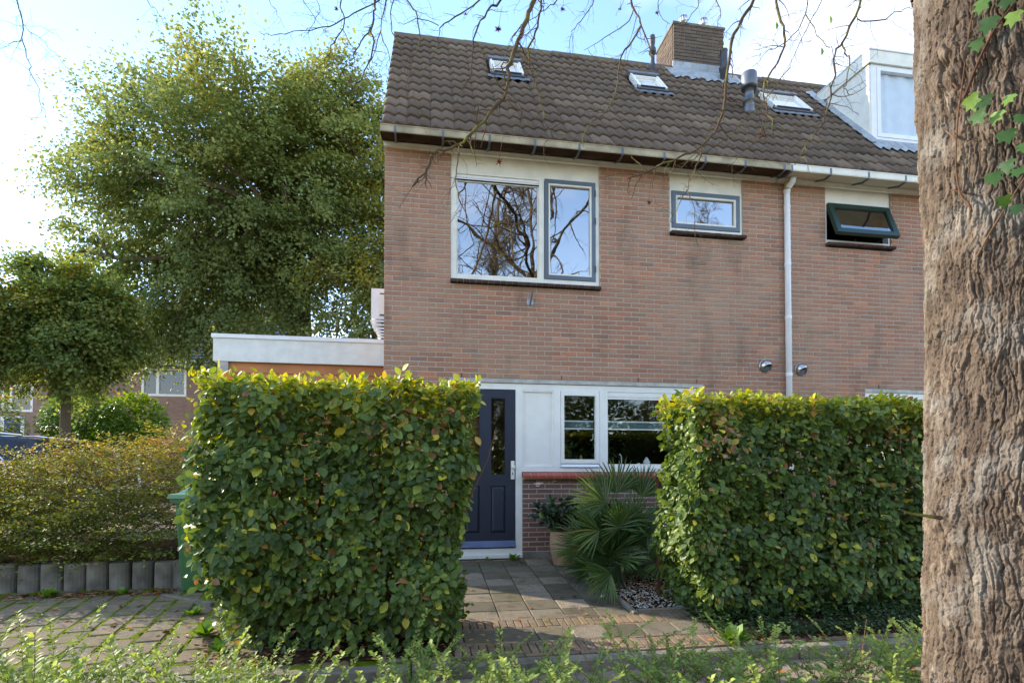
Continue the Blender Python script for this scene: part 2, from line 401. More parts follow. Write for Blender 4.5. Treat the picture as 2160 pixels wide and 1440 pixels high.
def np_mesh(name, V, F, mat, tint=None, smooth=False):
    """V (n,3), F (m,k) all faces with k corners"""
    me = bpy.data.meshes.new(name); V = np.asarray(V, np.float32); F = np.asarray(F, np.int32)
    me.vertices.add(len(V)); me.vertices.foreach_set('co', V.ravel())
    k = F.shape[1]; me.loops.add(F.size); me.loops.foreach_set('vertex_index', F.ravel())
    me.polygons.add(len(F)); me.polygons.foreach_set('loop_start', np.arange(0, F.size, k, dtype=np.int32))
    me.polygons.foreach_set('loop_total', np.full(len(F), k, np.int32))
    if smooth: me.polygons.foreach_set('use_smooth', np.ones(len(F), bool))
    if tint is not None:
        a = me.attributes.new('tint', 'FLOAT', 'POINT'); a.data.foreach_set('value', np.asarray(tint, np.float32))
    me.materials.append(mat); me.update(calc_edges=True); return me

# leaf templates: x across, y along (0..1), z normal
LEAF8 = (np.array([(0, 0, 0), (-.2, .18, .05), (.2, .18, .05), (-.33, .48, .07), (.33, .48, .07), (-.22, .78, .03), (.22, .78, .03), (0, 1, -.06), (0, .33, -.02), (0, .66, -.03)]),
         np.array([(0, 8, 1), (0, 2, 8), (1, 8, 3), (2, 4, 8), (3, 8, 9), (4, 9, 8), (3, 9, 5), (4, 6, 9), (5, 9, 7), (6, 7, 9)]))
LEAF4 = (np.array([(0, 0, 0), (-.3, .5, .06), (.3, .5, .06), (0, 1, -.03)]), np.array([(0, 3, 1), (0, 2, 3)]))
LEAFW = (np.array([(0, 0, 0), (-.42, .42, .07), (.42, .42, .07), (0, 1, -.05)]), np.array([(0, 3, 1), (0, 2, 3)]))
LEAFB = (np.array([(0, 0, 0), (-.24, .3, .04), (.24, .3, .04), (-.22, .75, .03), (.22, .75, .03), (0, 1, 0)]), np.array([(0, 2, 1), (1, 2, 4), (1, 4, 3), (3, 4, 5)]))

def norm(a): return a / (np.linalg.norm(a, axis=1, keepdims=True) + 1e-9)
def leaf_arrays(P, D, Nn, size, tint, tpl):
    T, F = tpl; D = norm(D); Z = norm(Nn - (Nn * D).sum(1, keepdims=True) * D); X = np.cross(D, Z)
    size = np.asarray(size)[:, None, None]
    V = P[:, None, :] + size * (T[None, :, 0:1] * X[:, None, :] + T[None, :, 1:2] * D[:, None, :] + T[None, :, 2:3] * Z[:, None, :])
    n = len(P); k = len(T)
    FF = (F[None] + (np.arange(n) * k)[:, None, None]).reshape(-1, 3)
    return V.reshape(-1, 3), FF, np.repeat(tint, k)
def leaf_obj(name, P, D, Nn, size, tint, tpl, mat, parent=None, kind='stuff'):
    V, F, T = leaf_arrays(P, D, Nn, size, tint, tpl)
    o = link(name, np_mesh(name, V, F, mat, T), parent)
    if kind: o['kind'] = kind
    return o
def rn(rs, n): return rs.normal(size=(n, 3))

def vnoise(x, y, seed=0):
    """value noise 2D, numpy"""
    xi = np.floor(x).astype(np.int64); yi = np.floor(y).astype(np.int64); xf = x - xi; yf = y - yi
    def h(a, b):
        n = (a * 374761393 + b * 668265263 + seed * 1442695041) & 0xffffffff
        n = ((n ^ (n >> 13)) * 1274126177) & 0xffffffff
        return ((n ^ (n >> 16)) & 0xffffff) / float(0xffffff)
    u = xf * xf * (3 - 2 * xf); v = yf * yf * (3 - 2 * yf)
    return (h(xi, yi) * (1 - u) + h(xi + 1, yi) * u) * (1 - v) + (h(xi, yi + 1) * (1 - u) + h(xi + 1, yi + 1) * u) * v
def hash2(a, b, seed):
    n = (a * 374761393 + b * 668265263 + seed * 1442695041) & 0xffffffff
    n = ((n ^ (n >> 13)) * 1274126177) & 0xffffffff
    return ((n ^ (n >> 16)) & 0xffffff) / float(0xffffff)
def voronoi(x, y, seed=0):
    xi = np.floor(x).astype(np.int64); yi = np.floor(y).astype(np.int64)
    f1 = np.full(x.shape, 9.0); f2 = np.full(x.shape, 9.0); cid = np.zeros(x.shape); ox = np.zeros(x.shape); oy = np.zeros(x.shape)
    for dx in (-1, 0, 1):
        for dy in (-1, 0, 1):
            a = xi + dx; b = yi + dy
            px = a + 0.1 + .8 * hash2(a, b, seed); py = b + 0.1 + .8 * hash2(a, b, seed + 7)
            d = np.hypot(px - x, py - y); c = hash2(a, b, seed + 13)
            m = d < f1
            f2 = np.where(m, f1, np.minimum(f2, d)); cid = np.where(m, c, cid); f1 = np.where(m, d, f1); ox = np.where(m, x - px, ox); oy = np.where(m, y - py, oy)
    return f1, f2, cid, ox, oy
def smooth(a, b, x):
    t = np.clip((x - a) / (b - a), 0, 1); return t * t * (3 - 2 * t)
# ================================================================ ground, road, path
rng = random.Random(5)
def gz(y): return max(-0.25, 0.084 * (min(y, 7.1) - 7.1)) if y > 3.9 else -0.33

def sheet(name, x0, x1, y0, y1, zf, mat, nx=1, ny=1, kind='structure'):
    xs = np.linspace(x0, x1, nx + 1); ys = np.linspace(y0, y1, ny + 1)
    V = [(x, y, zf(x, y)) for y in ys for x in xs]
    F = [(j * (nx + 1) + i, j * (nx + 1) + i + 1, (j + 1) * (nx + 1) + i + 1, (j + 1) * (nx + 1) + i) for j in range(ny) for i in range(nx)]
    o = link(name, np_mesh(name, V, F, mat)); o['kind'] = kind; return o

sheet('ground', -700, 700, -700, 900, lambda x, y: -0.42, MT['grass'], 8, 8)
sheet('road', -30, 30, -9, 3.88, lambda x, y: -0.335, MT['road'], 4, 4)
# sloping bedding layer of the front paths, jointed paving laid on top as separate pieces
path = sheet('path', -0.1, 5.4, 3.92, 7.14, lambda x, y: gz(y) - 0.016, MT['sandjoint'], 2, 24)
pavement = sheet('pavement', -12, -0.1, 3.92, 8.6, lambda x, y: gz(y) - 0.0045, MT['mossjoint'], 2, 24)
sheet('side_pavement', 5.4, 14, 3.92, 7.12, lambda x, y: gz(y), MT['paver'], 2, 24)
sheet('front_pavement', -12, -0.1, 8.6, 9.2, lambda x, y: 0.0, MT['paver'], 2, 2)
sheet('car_park', -40, -1.5, 9.2, 24, lambda x, y: 0.06, MT['road'], 4, 4)

def piece_mesh(name, w, d, h, mat, c=0.006):
    mb = MB(); a, b = w / 2, d / 2
    mb.v = [(-a, -b, -h), (a, -b, -h), (a, b, -h), (-a, b, -h), (-a, -b, -c), (a, -b, -c), (a, b, -c), (-a, b, -c),
            (-a + c, -b + c, 0), (a - c, -b + c, 0), (a - c, b - c, 0), (-a + c, b - c, 0)]
    mb.f = [(0, 1, 5, 4), (1, 2, 6, 5), (2, 3, 7, 6), (3, 0, 4, 7), (4, 5, 9, 8), (5, 6, 10, 9), (6, 7, 11, 10), (7, 4, 8, 11), (8, 9, 10, 11)]
    mb.t = [0.0] * 12
    return mb.mesh(name, mat)
SL = math.atan(0.084)
def lay(me, name, x, y, parent, rz=0.0, dz=0.0, slope=True):
    o = link(name, me, parent, (x, y, gz(y) + dz + rng.uniform(-.002, .003)))
    o.rotation_euler = (SL if (slope and y > 4.15) else 0, 0, rz + rng.uniform(-.008, .008)); o.rotation_euler.x += rng.uniform(-.008, .008)
    o.rotation_euler.y = rng.uniform(-.008, .008)
    return o
tile_me = piece_mesh('paving_tile', 0.298, 0.290, 0.04, MT['paver'])
xs0 = 0.665 - 0.306 * 2
for j in range(8):
    yy = 7.02 - 0.012 - 0.145 - 0.27 * 0 - j * 0.2735
    for i in range(-2, 6):
        x = xs0 + 0.306 * (i + .5)
        if x > 1.90: continue
        lay(tile_me, 'paving_tile', x, yy + rng.uniform(-.004, .004), path).scale = (1, 0.925, 1)
for i in range(-1, 16):                                     # course between the two clinker bands
    lay(tile_me, 'paving_tile', 0.36 + 0.306 * i + .1, 4.48, path)
clk_me = piece_mesh('clinker_brick', 0.058, 0.205, 0.04, MT['clinker'], 0.004)
clh_me = piece_mesh('clinker_brick', 0.205, 0.044, 0.04, MT['clinker'], 0.004)
for k in range(62):
    lay(clk_me, 'clinker_brick', 0.02 + k * 0.0655, 4.755 + rng.uniform(-.006, .006) + 0.00 * k, path, 0.0)
for k in range(66):
    lay(clk_me, 'clinker_brick', -0.08 + k * 0.0655, 4.21 + rng.uniform(-.006, .006), path, 0.0)
for k in range(20):
    lay(clh_me, 'clinker_brick', 0.08 + k * 0.213, 4.888, path); lay(clh_me, 'clinker_brick', 0.08 + k * 0.213, 4.625, path)
    lay(clh_me, 'clinker_brick', 0.0 + k * 0.213, 4.34, path); lay(clh_me, 'clinker_brick', 0.0 + k * 0.213, 4.08, path)
for k in range(9):
    lay(clh_me, 'clinker_brick', 0.1 + k * 0.213, 7.055, path)
kerb_me = piece_mesh('kerb_stone', 0.98, 0.11, 0.14, MT['kerb'], 0.012)
kerb = empty('kerb', (0, 0, 0)); kerb['kind'] = 'structure'
for k in range(16):
    o = link('kerb_stone', kerb_me, kerb, (-7.6 + k * 1.0, 3.955, -0.246))
# slanting edging strip beside the bin and edging of the gravel bed
ed_me = piece_mesh('edging_strip', 0.9, 0.05, 0.12, MT['kerb'], 0.008)
for (x, y, rz) in ((-2.33, 5.78, R(-36)), (-1.68, 5.2, R(-48)), (1.935, 6.55, R(90)), (1.935, 5.62, R(90)), (1.935, 5.3, R(90)), (2.42, 4.925, 0), (3.35, 4.925, 0), (4.28, 4.925, 0)):
    o = link('edging_strip', ed_me, path if x > 0 else pavement, (x, y, gz(y) + 0.022)); o.rotation_euler = (0, -SL if abs(rz) > 1 and x > 0 else 0, rz)
# sett paving on the left, staggered, rotated by a few degrees
sett_me = piece_mesh('paving_sett', 0.183, 0.222, 0.04, MT['sett'], 0.008)
ca, sa = math.cos(R(7)), math.sin(R(7)); cand = []
for i in range(-34, 34):
    for j in range(-24, 24):
        u = i * 0.205; v = (j + 0.5 * (i % 2)) * 0.244
        x = -2.6 + u * ca - v * sa; y = 5.0 + u * sa + v * ca
        if not (4.05 < y < 6.12 and -7.0 < x < 0.0): continue
        cand.append((math.hypot(x + 1.2, y), x, y))
cand.sort(); rest = MB()
for n_, (d, x, y) in enumerate(cand):
    if n_ < 300: lay(sett_me, 'paving_sett', x, y, pavement, R(7), rng.uniform(-.003, .004))
    else:
        rest.tv = rng.random(); M_ = Matrix.Translation((x, y, gz(y))) @ Matrix.Rotation(R(7), 4, 'Z'); rest.box(-.0975, .0975, -.116, .116, -.04, 0, M_)
rest.build('paving_sett_rest', MT['sett'], pavement)['kind'] = 'stuff'
# gravel bed
gb = sheet('gravel_bed', 1.96, 5.2, 4.95, 7.08, lambda x, y: gz(y) - 0.006, MT['soil'], 2, 12)
rs = np.random.RandomState(3); n = 5200
P = np.c_[rs.uniform(1.97, 4.6, n), rs.uniform(4.96, 6.6, n), np.zeros(n)]
keep = rs.rand(n) < np.clip(1.6 - (P[:, 1] - 4.95) * 1.1, 0.15, 1); P = P[keep]; n = len(P)
P[:, 2] = np.maximum(-.25, .084 * (P[:, 1] - 7.1)) + rs.uniform(0, .012, n)
OCT = np.array([(1, 0, 0), (-1, 0, 0), (0, 1, 0), (0, -1, 0), (0, 0, .7), (0, 0, -.7)]); OF = np.array([(0, 2, 4), (2, 1, 4), (1, 3, 4), (3, 0, 4), (2, 0, 5), (1, 2, 5), (3, 1, 5), (0, 3, 5)])
s_ = rs.uniform(.006, .015, (n, 1, 1)); a_ = rs.uniform(0, 6.28, n)
V = OCT[None] * s_ * rs.uniform(.7, 1.3, (n, 6, 3)); c_, s2 = np.cos(a_)[:, None], np.sin(a_)[:, None]
V = np.stack([V[:, :, 0] * c_ - V[:, :, 1] * s2, V[:, :, 0] * s2 + V[:, :, 1] * c_, V[:, :, 2]], 2) + P[:, None]
g = link('white_gravel', np_mesh('white_gravel', V.reshape(-1, 3), (OF[None] + (np.arange(n) * 6)[:, None, None]).reshape(-1, 3), MT['gravel'], np.repeat(rs.rand(n), 6)), gb); g['kind'] = 'stuff'

# ================================================================ terraced houses
FY = 7.10
CO = 0.06424
brick_me = MB().cham(-.105, .105, 0, .04, -.0256, .0256).mesh('brick', MT['brick'])
brick_low_me = MB().cham(-.105, .105, 0, .04, -.0256, .0256).mesh('brick', MT['brick_low'])
for me in (brick_me, brick_low_me): me.attributes['tint'].data.foreach_set('value', [0.0] * len(me.vertices))

def brickwork(x0, x1, z0, z1, holes, course, phase=0, bottom_align=True):
    n = int(round((z1 - z0) / course)); res = []
    for k in range(n):
        za = z0 + k * course; zb = za + course
        off = 0 if (k + phase) % 2 == 0 else -0.111
        x = x0 + off
        while x < x1 - 0.01:
            segs = [(max(x, x0), min(x + 0.210, x1))]
            for hx0, hx1, hz0, hz1 in holes:
                zc = (za + zb) / 2
                if not (hz0 < zc < hz1): continue
                ns = []
                for a, b in segs:
                    if b <= hx0 or a >= hx1: ns.append((a, b)); continue
                    if a < hx0 - .012: ns.append((a, hx0 - .003))
                    if b > hx1 + .012: ns.append((hx1 + .003, b))
                segs = ns
            for a, b in segs:
                if b - a > 0.02: res.append((a, b, za + .0065, zb - .0065))
            x += 0.222
    return res

def panel_with_holes(mb, x0, x1, z0, z1, holes, y0, y1):
    xs = sorted({x0, x1, *[h[0] for h in holes], *[h[1] for h in holes]}); xs = [x for x in xs if x0 <= x <= x1]
    for a, b in zip(xs[:-1], xs[1:]):
        zs = [(z0, z1)]; c = (a + b) / 2
        for hx0, hx1, hz0, hz1 in holes:
            if hx0 < c < hx1:
                ns = []
                for p, q in zs:
                    if q <= hz0 or p >= hz1: ns.append((p, q)); continue
                    if p < hz0: ns.append((p, hz0))
                    if q > hz1: ns.append((hz1, q))
                zs = ns
        for p, q in zs:
            if q - p > .001: mb.box(a, b, y0, y1, p, q)

def room(parent, x0, x1, z0, z1, y0=7.24, y1=9.2, m='room'):
    mb = MB(); mb.add([(x0, y0, z0), (x1, y0, z0), (x1, y1, z0), (x0, y1, z0), (x0, y0, z1), (x1, y0, z1), (x1, y1, z1), (x0, y1, z1)],
                      [(0, 1, 2, 3), (7, 6, 5, 4), (2, 6, 7, 3), (1, 5, 6, 2), (0, 3, 7, 4)])
    return mb.build('room_interior', MT[m], parent)

def pane(parent, x0, x1, z0, z1, y, m='glass'):
    mb = MB(); mb.box(x0, x1, y, y + .004, z0, z1); return mb.build('pane', MT[m], parent)

def build_wall(house, x0, x1, holes, lowx, ph, vis):
    wall = MB(); panel_with_holes(wall, x0, x1, 0.0, 5.40, holes, FY + .005, FY + .11)
    w = wall.build('wall', MT['mortar'], house)
    up = brickwork(x0, x1, 2.372, 2.372 + 46 * CO, holes, CO, ph)
    lo = brickwork(x0, x1, 0.09, 2.36, holes, 0.0635, ph)
    rs_ = random.Random(int(x0 * 10) + 77); full = []; st = MB(); stl = MB()
    for (a, b, za, zb), low in [(q, 0) for q in up] + [(q, 1) for q in lo]:
        isl = low and a > lowx and za < 1.06
        d = math.hypot((a + b) / 2, 7.1) + abs((za + zb) / 2 - 2.2) * .3
        if abs(b - a - .210) < .004 and vis(a, b, za, zb): full.append((d, a, b, za, zb, isl)); continue
        t = stl if isl else st; t.tv = rs_.random(); t.cham(a, b, FY - rs_.uniform(-.0015, .0015), FY + .04, za, zb)
    full.sort()
    for k, (d, a, b, za, zb, isl) in enumerate(full):
        yo = rs_.uniform(-.0015, .0015)
        if k < 300:
            o = link('brick', brick_low_me if isl else brick_me, w, ((a + b) / 2, FY + yo, (za + zb) / 2)); o.rotation_euler = (0, rs_.uniform(-.006, .006), 0)
        else:
            t = stl if isl else st; t.tv = rs_.random(); t.cham(a, b, FY + yo, FY + .04, za, zb)
    if st.v: st.build('brickwork', MT['brick'], w)['kind'] = 'stuff'
    if stl.v: stl.build('low_brickwork', MT['brick_low'], w)['kind'] = 'stuff'
    return w

h1 = tag(empty('terraced_house', (0, 0, 0)), 'end terraced house of red-brown brick with navy front door and large grey-framed upstairs window', 'house', 'row of terraced brick houses')
h2 = tag(empty('terraced_house', (0, 0, 0)), 'neighbouring terraced brick house with cream dormer and tilted open dark green window beyond the downpipe', 'house', 'row of terraced brick houses')
PX = 5.127
holes1 = [(.312, 2.338, 3.60, 5.40), (3.358, 4.467, 4.435, 5.40), (.30, 1.265, 0, 2.372), (1.265, 3.84, 1.06, 2.372)]
holes2 = [(5.783, 6.878, 4.435, 5.40), (6.40, 8.9, 1.06, 2.372)]
build_wall(h1, -.533, PX, holes1, 1.2, 0, lambda a, b, za, zb: za > 2.4 or (1.26 < a < 2.2 and za > .1))
build_wall(h2, PX, 9.9, holes2, 5.0, 1, lambda a, b, za, zb: za > 2.0 and a < 7.4)

# body, gable, back roof
RT = 1.2437                                                  # tan of roof pitch
for hh, xa, xb in ((h1, -.533, PX), (h2, PX, 9.9)):
    gp = [(7.21, 0), (11.75, 0), (11.75, 5.3), (9.45, 8.60), (7.21, 5.45 + (7.21 - 6.8) * RT - .30)]
    g_ = MB().prism(gp, xa + .001 if hh is h1 else xb - .12, xa + .12 if hh is h1 else xb, 'x').build('gable_wall', MT['brick_far'], hh)
    bw = MB(); bw.box(xa + .12, xb - .12, 11.65, 11.75, 0, 5.3); bw.build('back_wall', MT['brick_far'], hh)
    rb = MB(); rb.prism([(9.45, 8.68), (9.45, 8.60), (12.0, 5.10), (12.05, 5.16)], xa - .02, xb, 'x'); rb.build('back_roof', MT['tile'], hh)
# concrete plinth under the low wall
MB().box(1.27, 3.84, 7.085, 7.10, 0, .088).build('plinth', MT['concrete'], h1)

# ---- roof
E0 = Vector((0, 6.80, 5.423)); ang = math.atan(RT)
RM = Matrix.Translation(E0) @ Matrix.Rotation(ang, 4, 'X')
def rs_of(Y): return (Y - 6.80) / math.cos(ang)
def tile_mesh():
    mb = MB(); n = 14; A = .0125; L = .372; w = .302
    xs = [w * k / n for k in range(n + 1)]
    hz = []
    for x in xs:
        p = (x / .15) % 1.0; hz.append(A * (math.sin(2 * math.pi * (p - .15)) + .28 * math.sin(4 * math.pi * (p - .15) + .4)))
    rows = [(0.0, .020), (.006, .042), (L, .014)]
    V = []
    V += [(x, .004, h + .004) for x, h in zip(xs, hz)]
    for y, z in rows[1:]: V += [(x, y if y else 0, h + z) for x, h in zip(xs, hz)]
    F = []
    for r_ in range(2):
        for k in range(n): F.append((r_ * (n + 1) + k, r_ * (n + 1) + k + 1, (r_ + 1) * (n + 1) + k + 1, (r_ + 1) * (n + 1) + k))
    # right-hand side face
    b = len(V); V += [(w, L, hz[-1] - .006)]; F.append((n, b, 3 * (n + 1) - 1, 2 * (n + 1) - 1))
    b = len(V); V += [(0, L, hz[0] - .006)]; F.append((0, n + 1, 2 * (n + 1), b))
    mb.v = V; mb.f = F; mb.t = [0.0] * len(V)
    me = mb.mesh('roof_tile', MT['tile'], False)
    sm = [i >= n for i in range(len(me.polygons))]; me.polygons.foreach_set('use_smooth', sm[:n] + [True] * n + [False] * (len(me.polygons) - 2 * n))
    return me
tile_m = tile_mesh()
ROWS = 13; EX = 0.3235
def roof(house, xa, ncol, skips, xslab):
    sb = MB(); sb.box(xslab[0], xslab[1], 0.02, ROWS * EX - .02, -.10, -.012, RM); slab = sb.build('roof', MT['soffit_brown'], house)
    rr = random.Random(ncol)
    for i in range(ncol):
        for j in range(ROWS):
            x = xa + .3 * i; s0 = j * EX - .03
            cx, cs = x + .15, s0 + .16
            if any(a < cx < b and p < cs < q for a, b, p, q in skips): continue
            o = link('roof_tile', tile_m, slab)
            o.matrix_world = RM @ Matrix.Translation((x, s0, rr.uniform(-.002, .002))) @ Matrix.Rotation(rr.uniform(-.006, .006), 4, 'Z') @ Matrix.Rotation(rr.uniform(-.004, .004), 4, 'X')
            if j == ROWS - 1: o.scale = (1, .9, 1)
    rm = MB(); rr2 = 0
    prof = [(-.115, -.10), (-.085, -.015), (-.04, .03), (.04, .03), (.085, -.015), (.115, -.10), (.095, -.10), (.03, .012), (-.03, .012), (-.095, -.10)]
    rme = MB().prism([(y, z) for y, z in prof], 0, .41, 'x').mesh('ridge_tile', MT['ridge']); rme.attributes['tint'].data.foreach_set('value', [0.0] * len(rme.vertices))
    k = 0; x = xa - .01
    while x < xslab[1] - .05:
        if not (x + .2 > 4.45 and x + .2 < 5.5):
            o = link('ridge_tile', rme, slab, (x, 9.43, 8.675 + rr.uniform(-.006, .006))); o.rotation_euler = (rr.uniform(-.03, .03), rr.uniform(.008, .022), rr.uniform(-.01, .01))
        x += .395; k += 1
    return slab
sk = {'a': (1.00, 1.50, 8.32, 8.74), 'b': (3.42, 3.925, 8.40, 8.83), 'c': (5.755, 6.455, 8.24, 8.72)}
skr = [(a - .05, b + .05, rs_of(y0) - .12, rs_of(y1) + .05) for a, b, y0, y1 in sk.values()]
chs = (4.5, 5.52, rs_of(9.2), 99)
dms = (7.02, 10.2, rs_of(7.64), rs_of(8.95))
roof1 = roof(h1, -.55, 19, [skr[0], skr[1], chs], (-.53, PX))
roof2 = roof(h2, -.55 + 19 * .3, 16, [skr[2], chs, dms], (PX, 9.9))

def skylight(house, key, bright, label=None):
    a, b, y0, y1 = sk[key]; p, q = rs_of(y0), rs_of(y1)
    f = MB(); f.box(a + .036, b - .036, p, q, .0, .012, RM)
    sky_ = f.build('skylight', MT['darkmetal'], house)
    for u_ in ((a, a + .035), (b - .035, b)): MB().box(u_[0], u_[1], p, q, .0, .085, RM).build('side_casing', MT['cream'] if bright else MT['white'], sky_)
    t = MB(); t.box(a - .02, b + .02, q - .08, q + .03, .02, .105, RM); t.build('top_casing', MT['zinc'], sky_)
    t = MB(); t.box(a - .015, b + .015, p - .07, p + .02, .0, .06, RM); t.box(a - .01, b + .01, p + .021, p + .045, .01, .08, RM); t.build('bottom_casing', MT['darkmetal'], sky_)
    t = MB(); t.box(a + .036, a + .0595, p + .05, q - .105, .03, .075, RM); t.box(b - .0595, b - .036, p + .05, q - .105, .03, .075, RM)
    t.box(a + .060, b - .060, q - .14, q - .105, .03, .075, RM); t.build('sash', MT['white'], sky_)
    t = MB(); t.box(a + .060, b - .060, p + .047, q - .141, .04, .045, RM); t.build('pane', MT['glass_sky'], sky_)
    t = MB(); t.box(a + .060, b - .060, p + .047, q - .141, .020, .030, RM); t.build('pane_backing', MT['sky_glare'], sky_)  # white sheet added below the glass to imitate its sky reflection
    t = MB(); 
    xs = np.linspace(a - .08, b + .08, 25)
    for i in range(24):
        t.add([RM @ Vector((xs[i], p - .22 - .02 * math.sin(xs[i] * 42), .052 + .012 * math.sin(xs[i] * 42))), RM @ Vector((xs[i + 1], p - .22 - .02 * math.sin(xs[i + 1] * 42), .052 + .012 * math.sin(xs[i + 1] * 42))), RM @ Vector((xs[i + 1], p - .06, .045)), RM @ Vector((xs[i], p - .06, .045))], [(0, 1, 2, 3)])
    t.build('apron_flashing', MT['zinc'], sky_)
    return sky_
skylight(h1, 'a', 1); skylight(h1, 'b', 0); skylight(h2, 'c', 0)

# ---- chimney
chm = MB(); chm.box(4.505, 5.495, 9.315, 10.055, 8.2, 9.43); ch = chm.build('chimney', MT['mortar'], h1)
st = MB(); rr = random.Random(8)
nz_ = 17; cz = (9.47 - 8.52) / 15
for k in range(nz_):
    za = 9.47 - (k + 1) * cz + .005; zb = za + cz - .009
    off = .11 * (k % 2)
    x = 4.5 - off
    while x < 5.5:
        a, b = max(4.5, x), min(x + .212, 5.5)
        if b - a > .02: st.tv = rr.random(); st.cham(a, b, 9.305 - rr.uniform(0, .006), 9.35, za, zb)
        x += .222
    y = 9.305 - (.11 - off)
    while y < 10.06:
        a, b = max(9.352, y), min(y + .212, 10.06)
        if b - a > .02: st.tv = rr.random(); st.box(4.495 - rr.uniform(0, .006), 4.54, a, b, za, zb); st.box(5.46, 5.505, a, b, za, zb)
        y += .222
st.build('chimney_brickwork', MT['brick_chim'], ch)['kind'] = 'stuff'
fl = MB(); fl.box(4.47, 5.53, 9.285, 9.30, 8.42, 8.72)
xs = np.linspace(4.30, 5.72, 61); wv = lambda x: .014 * math.sin((x + .55) / .15 * 6.283)
for i in range(60):
    e = lambda x, i=i: rs_of(9.02) - .03 * math.sin(x * 23) - .05 * (abs(math.sin(x * 9)))
    fl.add([RM @ Vector((xs[i], e(xs[i]), .042 + wv(xs[i]))), RM @ Vector((xs[i + 1], e(xs[i + 1]), .042 + wv(xs[i + 1]))), RM @ Vector((xs[i + 1], rs_of(9.30), .05)), RM @ Vector((xs[i], rs_of(9.30), .05))], [(0, 1, 2, 3)])
fl.build('lead_flashing', MT['lead'], ch)
cp = MB(); cp.box(4.48, 5.52, 9.29, 10.07, 9.432, 9.475); cp.build('chimney_cap', MT['concrete'], ch)
for cx in (4.84, 5.255):
    cw = MB(); cw.lathe([(.03, 9.47), (.03, 9.66), (.07, 9.74), (.07, 9.75)], (cx, 9.6, 0), 12)
    for k in range(14):
        a = k / 14 * 6.283; c_, s_2 = math.cos(a), math.sin(a)
        cw.tube([(cx + .07 * c_, 9.6 + .07 * s_2, 9.74), (cx + .078 * c_, 9.6 + .078 * s_2, 9.80), (cx + .06 * c_, 9.6 + .06 * s_2, 9.86), (cx, 9.6, 9.885)], .006, 4)
    cw.build('chimney_cowl', MT['galv'], ch)
def vent(parent, cx, cy, prof, m, lab=None):
    v = MB().lathe(prof, (cx, cy, 0), 20).build('roof_vent_pipe', MT[m], parent, True)
    return v
v1 = vent(h1, 4.035, 9.2, [(.10, 8.32), (.055, 8.52), (.04, 8.56), (.04, 8.72), (.062, 8.725), (.066, 8.78), (.06, 8.82), (.042, 8.84), (.042, 8.90), (.05, 8.91), (.044, 8.925), (.052, 8.94), (.046, 8.955), (.054, 8.97), (.048, 8.985), (.054, 9.0), (.048, 9.05)], 'darkmetal')
v2 = vent(h2, 5.36, 9.07, [(.07, 8.1), (.07, 8.46), (.085, 8.47), (.09, 8.53), (.066, 8.55), (.062, 8.82), (.07, 8.83), (.066, 8.85)], 'darkmetal')
v3 = vent(h2, 5.22, 8.09, [(.11, 6.95), (.082, 7.08), (.078, 7.20), (.094, 7.205), (.094, 7.215), (.072, 7.22), (.072, 7.44), (.115, 7.42), (.128, 7.45), (.124, 7.66), (.118, 7.67)], 'zinc')

# ---- gutter, soffit, fascia
def eaves(house, xa, xb, mg, ms, strap, x_off, step):
    pr = [(6.75, 5.392), (6.75, 5.318), (6.762, 5.306), (6.865, 5.306), (6.865, 5.386), (6.855, 5.386), (6.855, 5.318), (6.765, 5.318), (6.762, 5.385)]
    gt = MB().prism(pr, xa, xb, 'x').build('gutter', MT[mg], house)
    MB().tube([(xa, 6.752, 5.393), (xb, 6.752, 5.393)], .009, 8).build('gutter_bead', MT['white'] if ms == 'soffit_cream' else MT['gutter_old'], gt)
    sf = MB().prism([(6.7515, 5.301), (6.866, 5.301), (7.06, 5.374), (7.06, 5.382), (6.866, 5.3055), (6.7515, 5.3055)], xa + .003, xb, 'x').build('soffit', MT[ms], house)
    MB().box(xa + .02, xb, 7.06, 7.102, 5.312, 5.380).build('fascia_board', MT['cream'], house)
    MB().box(xa + .02, xb, 7.052, 7.0595, 5.355, 5.366).build('fascia_rail', MT['cream'], house)
    x = xa + x_off
    while x < xb:
        b = MB(); b.box(x - .014, x + .014, 6.745, 6.7495, 5.308, 5.40); b.prism([(6.748, 5.294), (6.748, 5.3005), (6.866, 5.3005), (7.048, 5.369), (7.048, 5.350), (6.866, 5.282)], x - .014, x + .014, 'x')
        b.build('gutter_bracket', MT[strap], house); x += step
eaves(h1, -.565, 4.97, 'gutter_old', 'soffit_brown', 'zinc', .18, .585)
eaves(h2, 4.972, 9.9, 'cream', 'soffit_cream', 'zinc', .02, .60)
dp = MB(); dp.tube([(5.128, 6.90, 5.31), (5.128, 6.93, 5.26), (5.128, 7.045, 5.20), (5.128, 7.052, 5.1), (5.128, 7.052, -.02)], .041, 14)
dp = dp.build('downpipe', MT['pvc'], h2, True); dp['label'] = 'white downpipe between the two brick houses'
for z in (5.18, 4.95, 4.12, 3.35, 2.53, 1.2):
    MB().lathe([(.046, z - .022), (.047, z), (.046, z + .022)], (5.128, 7.052, 0), 14).build('pipe_collar', MT['pvc'], dp)
MB().lathe([(.043, 5.19), (.052, 5.24), (.052, 5.30)], (5.128, 7.02, 0), 14).build('pipe_funnel', MT['gutter_old'], dp)

# ---- upstairs windows
def sill_row(parent, xa, xb, z, mat='sill'):
    n = int((xb - xa) / .078); w = (xb - xa) / n
    me = MB().prism([(7.035, z - .042), (7.14, z - .042), (7.14, z + .012), (7.035, z - .004)], 0.0, w - .006, 'x').mesh('sill_tile', MT[mat]); me.attributes['tint'].data.foreach_set('value', [0.0] * len(me.vertices))
    for k in range(n): link('sill_tile', me, parent, (xa + k * w, 0, rng.uniform(-.0015, .0015)))
    MB().box(xa, xb - .006, 7.045, 7.135, z - .038, z + 0.0).build('sill_joint', MT['mortar'], parent)

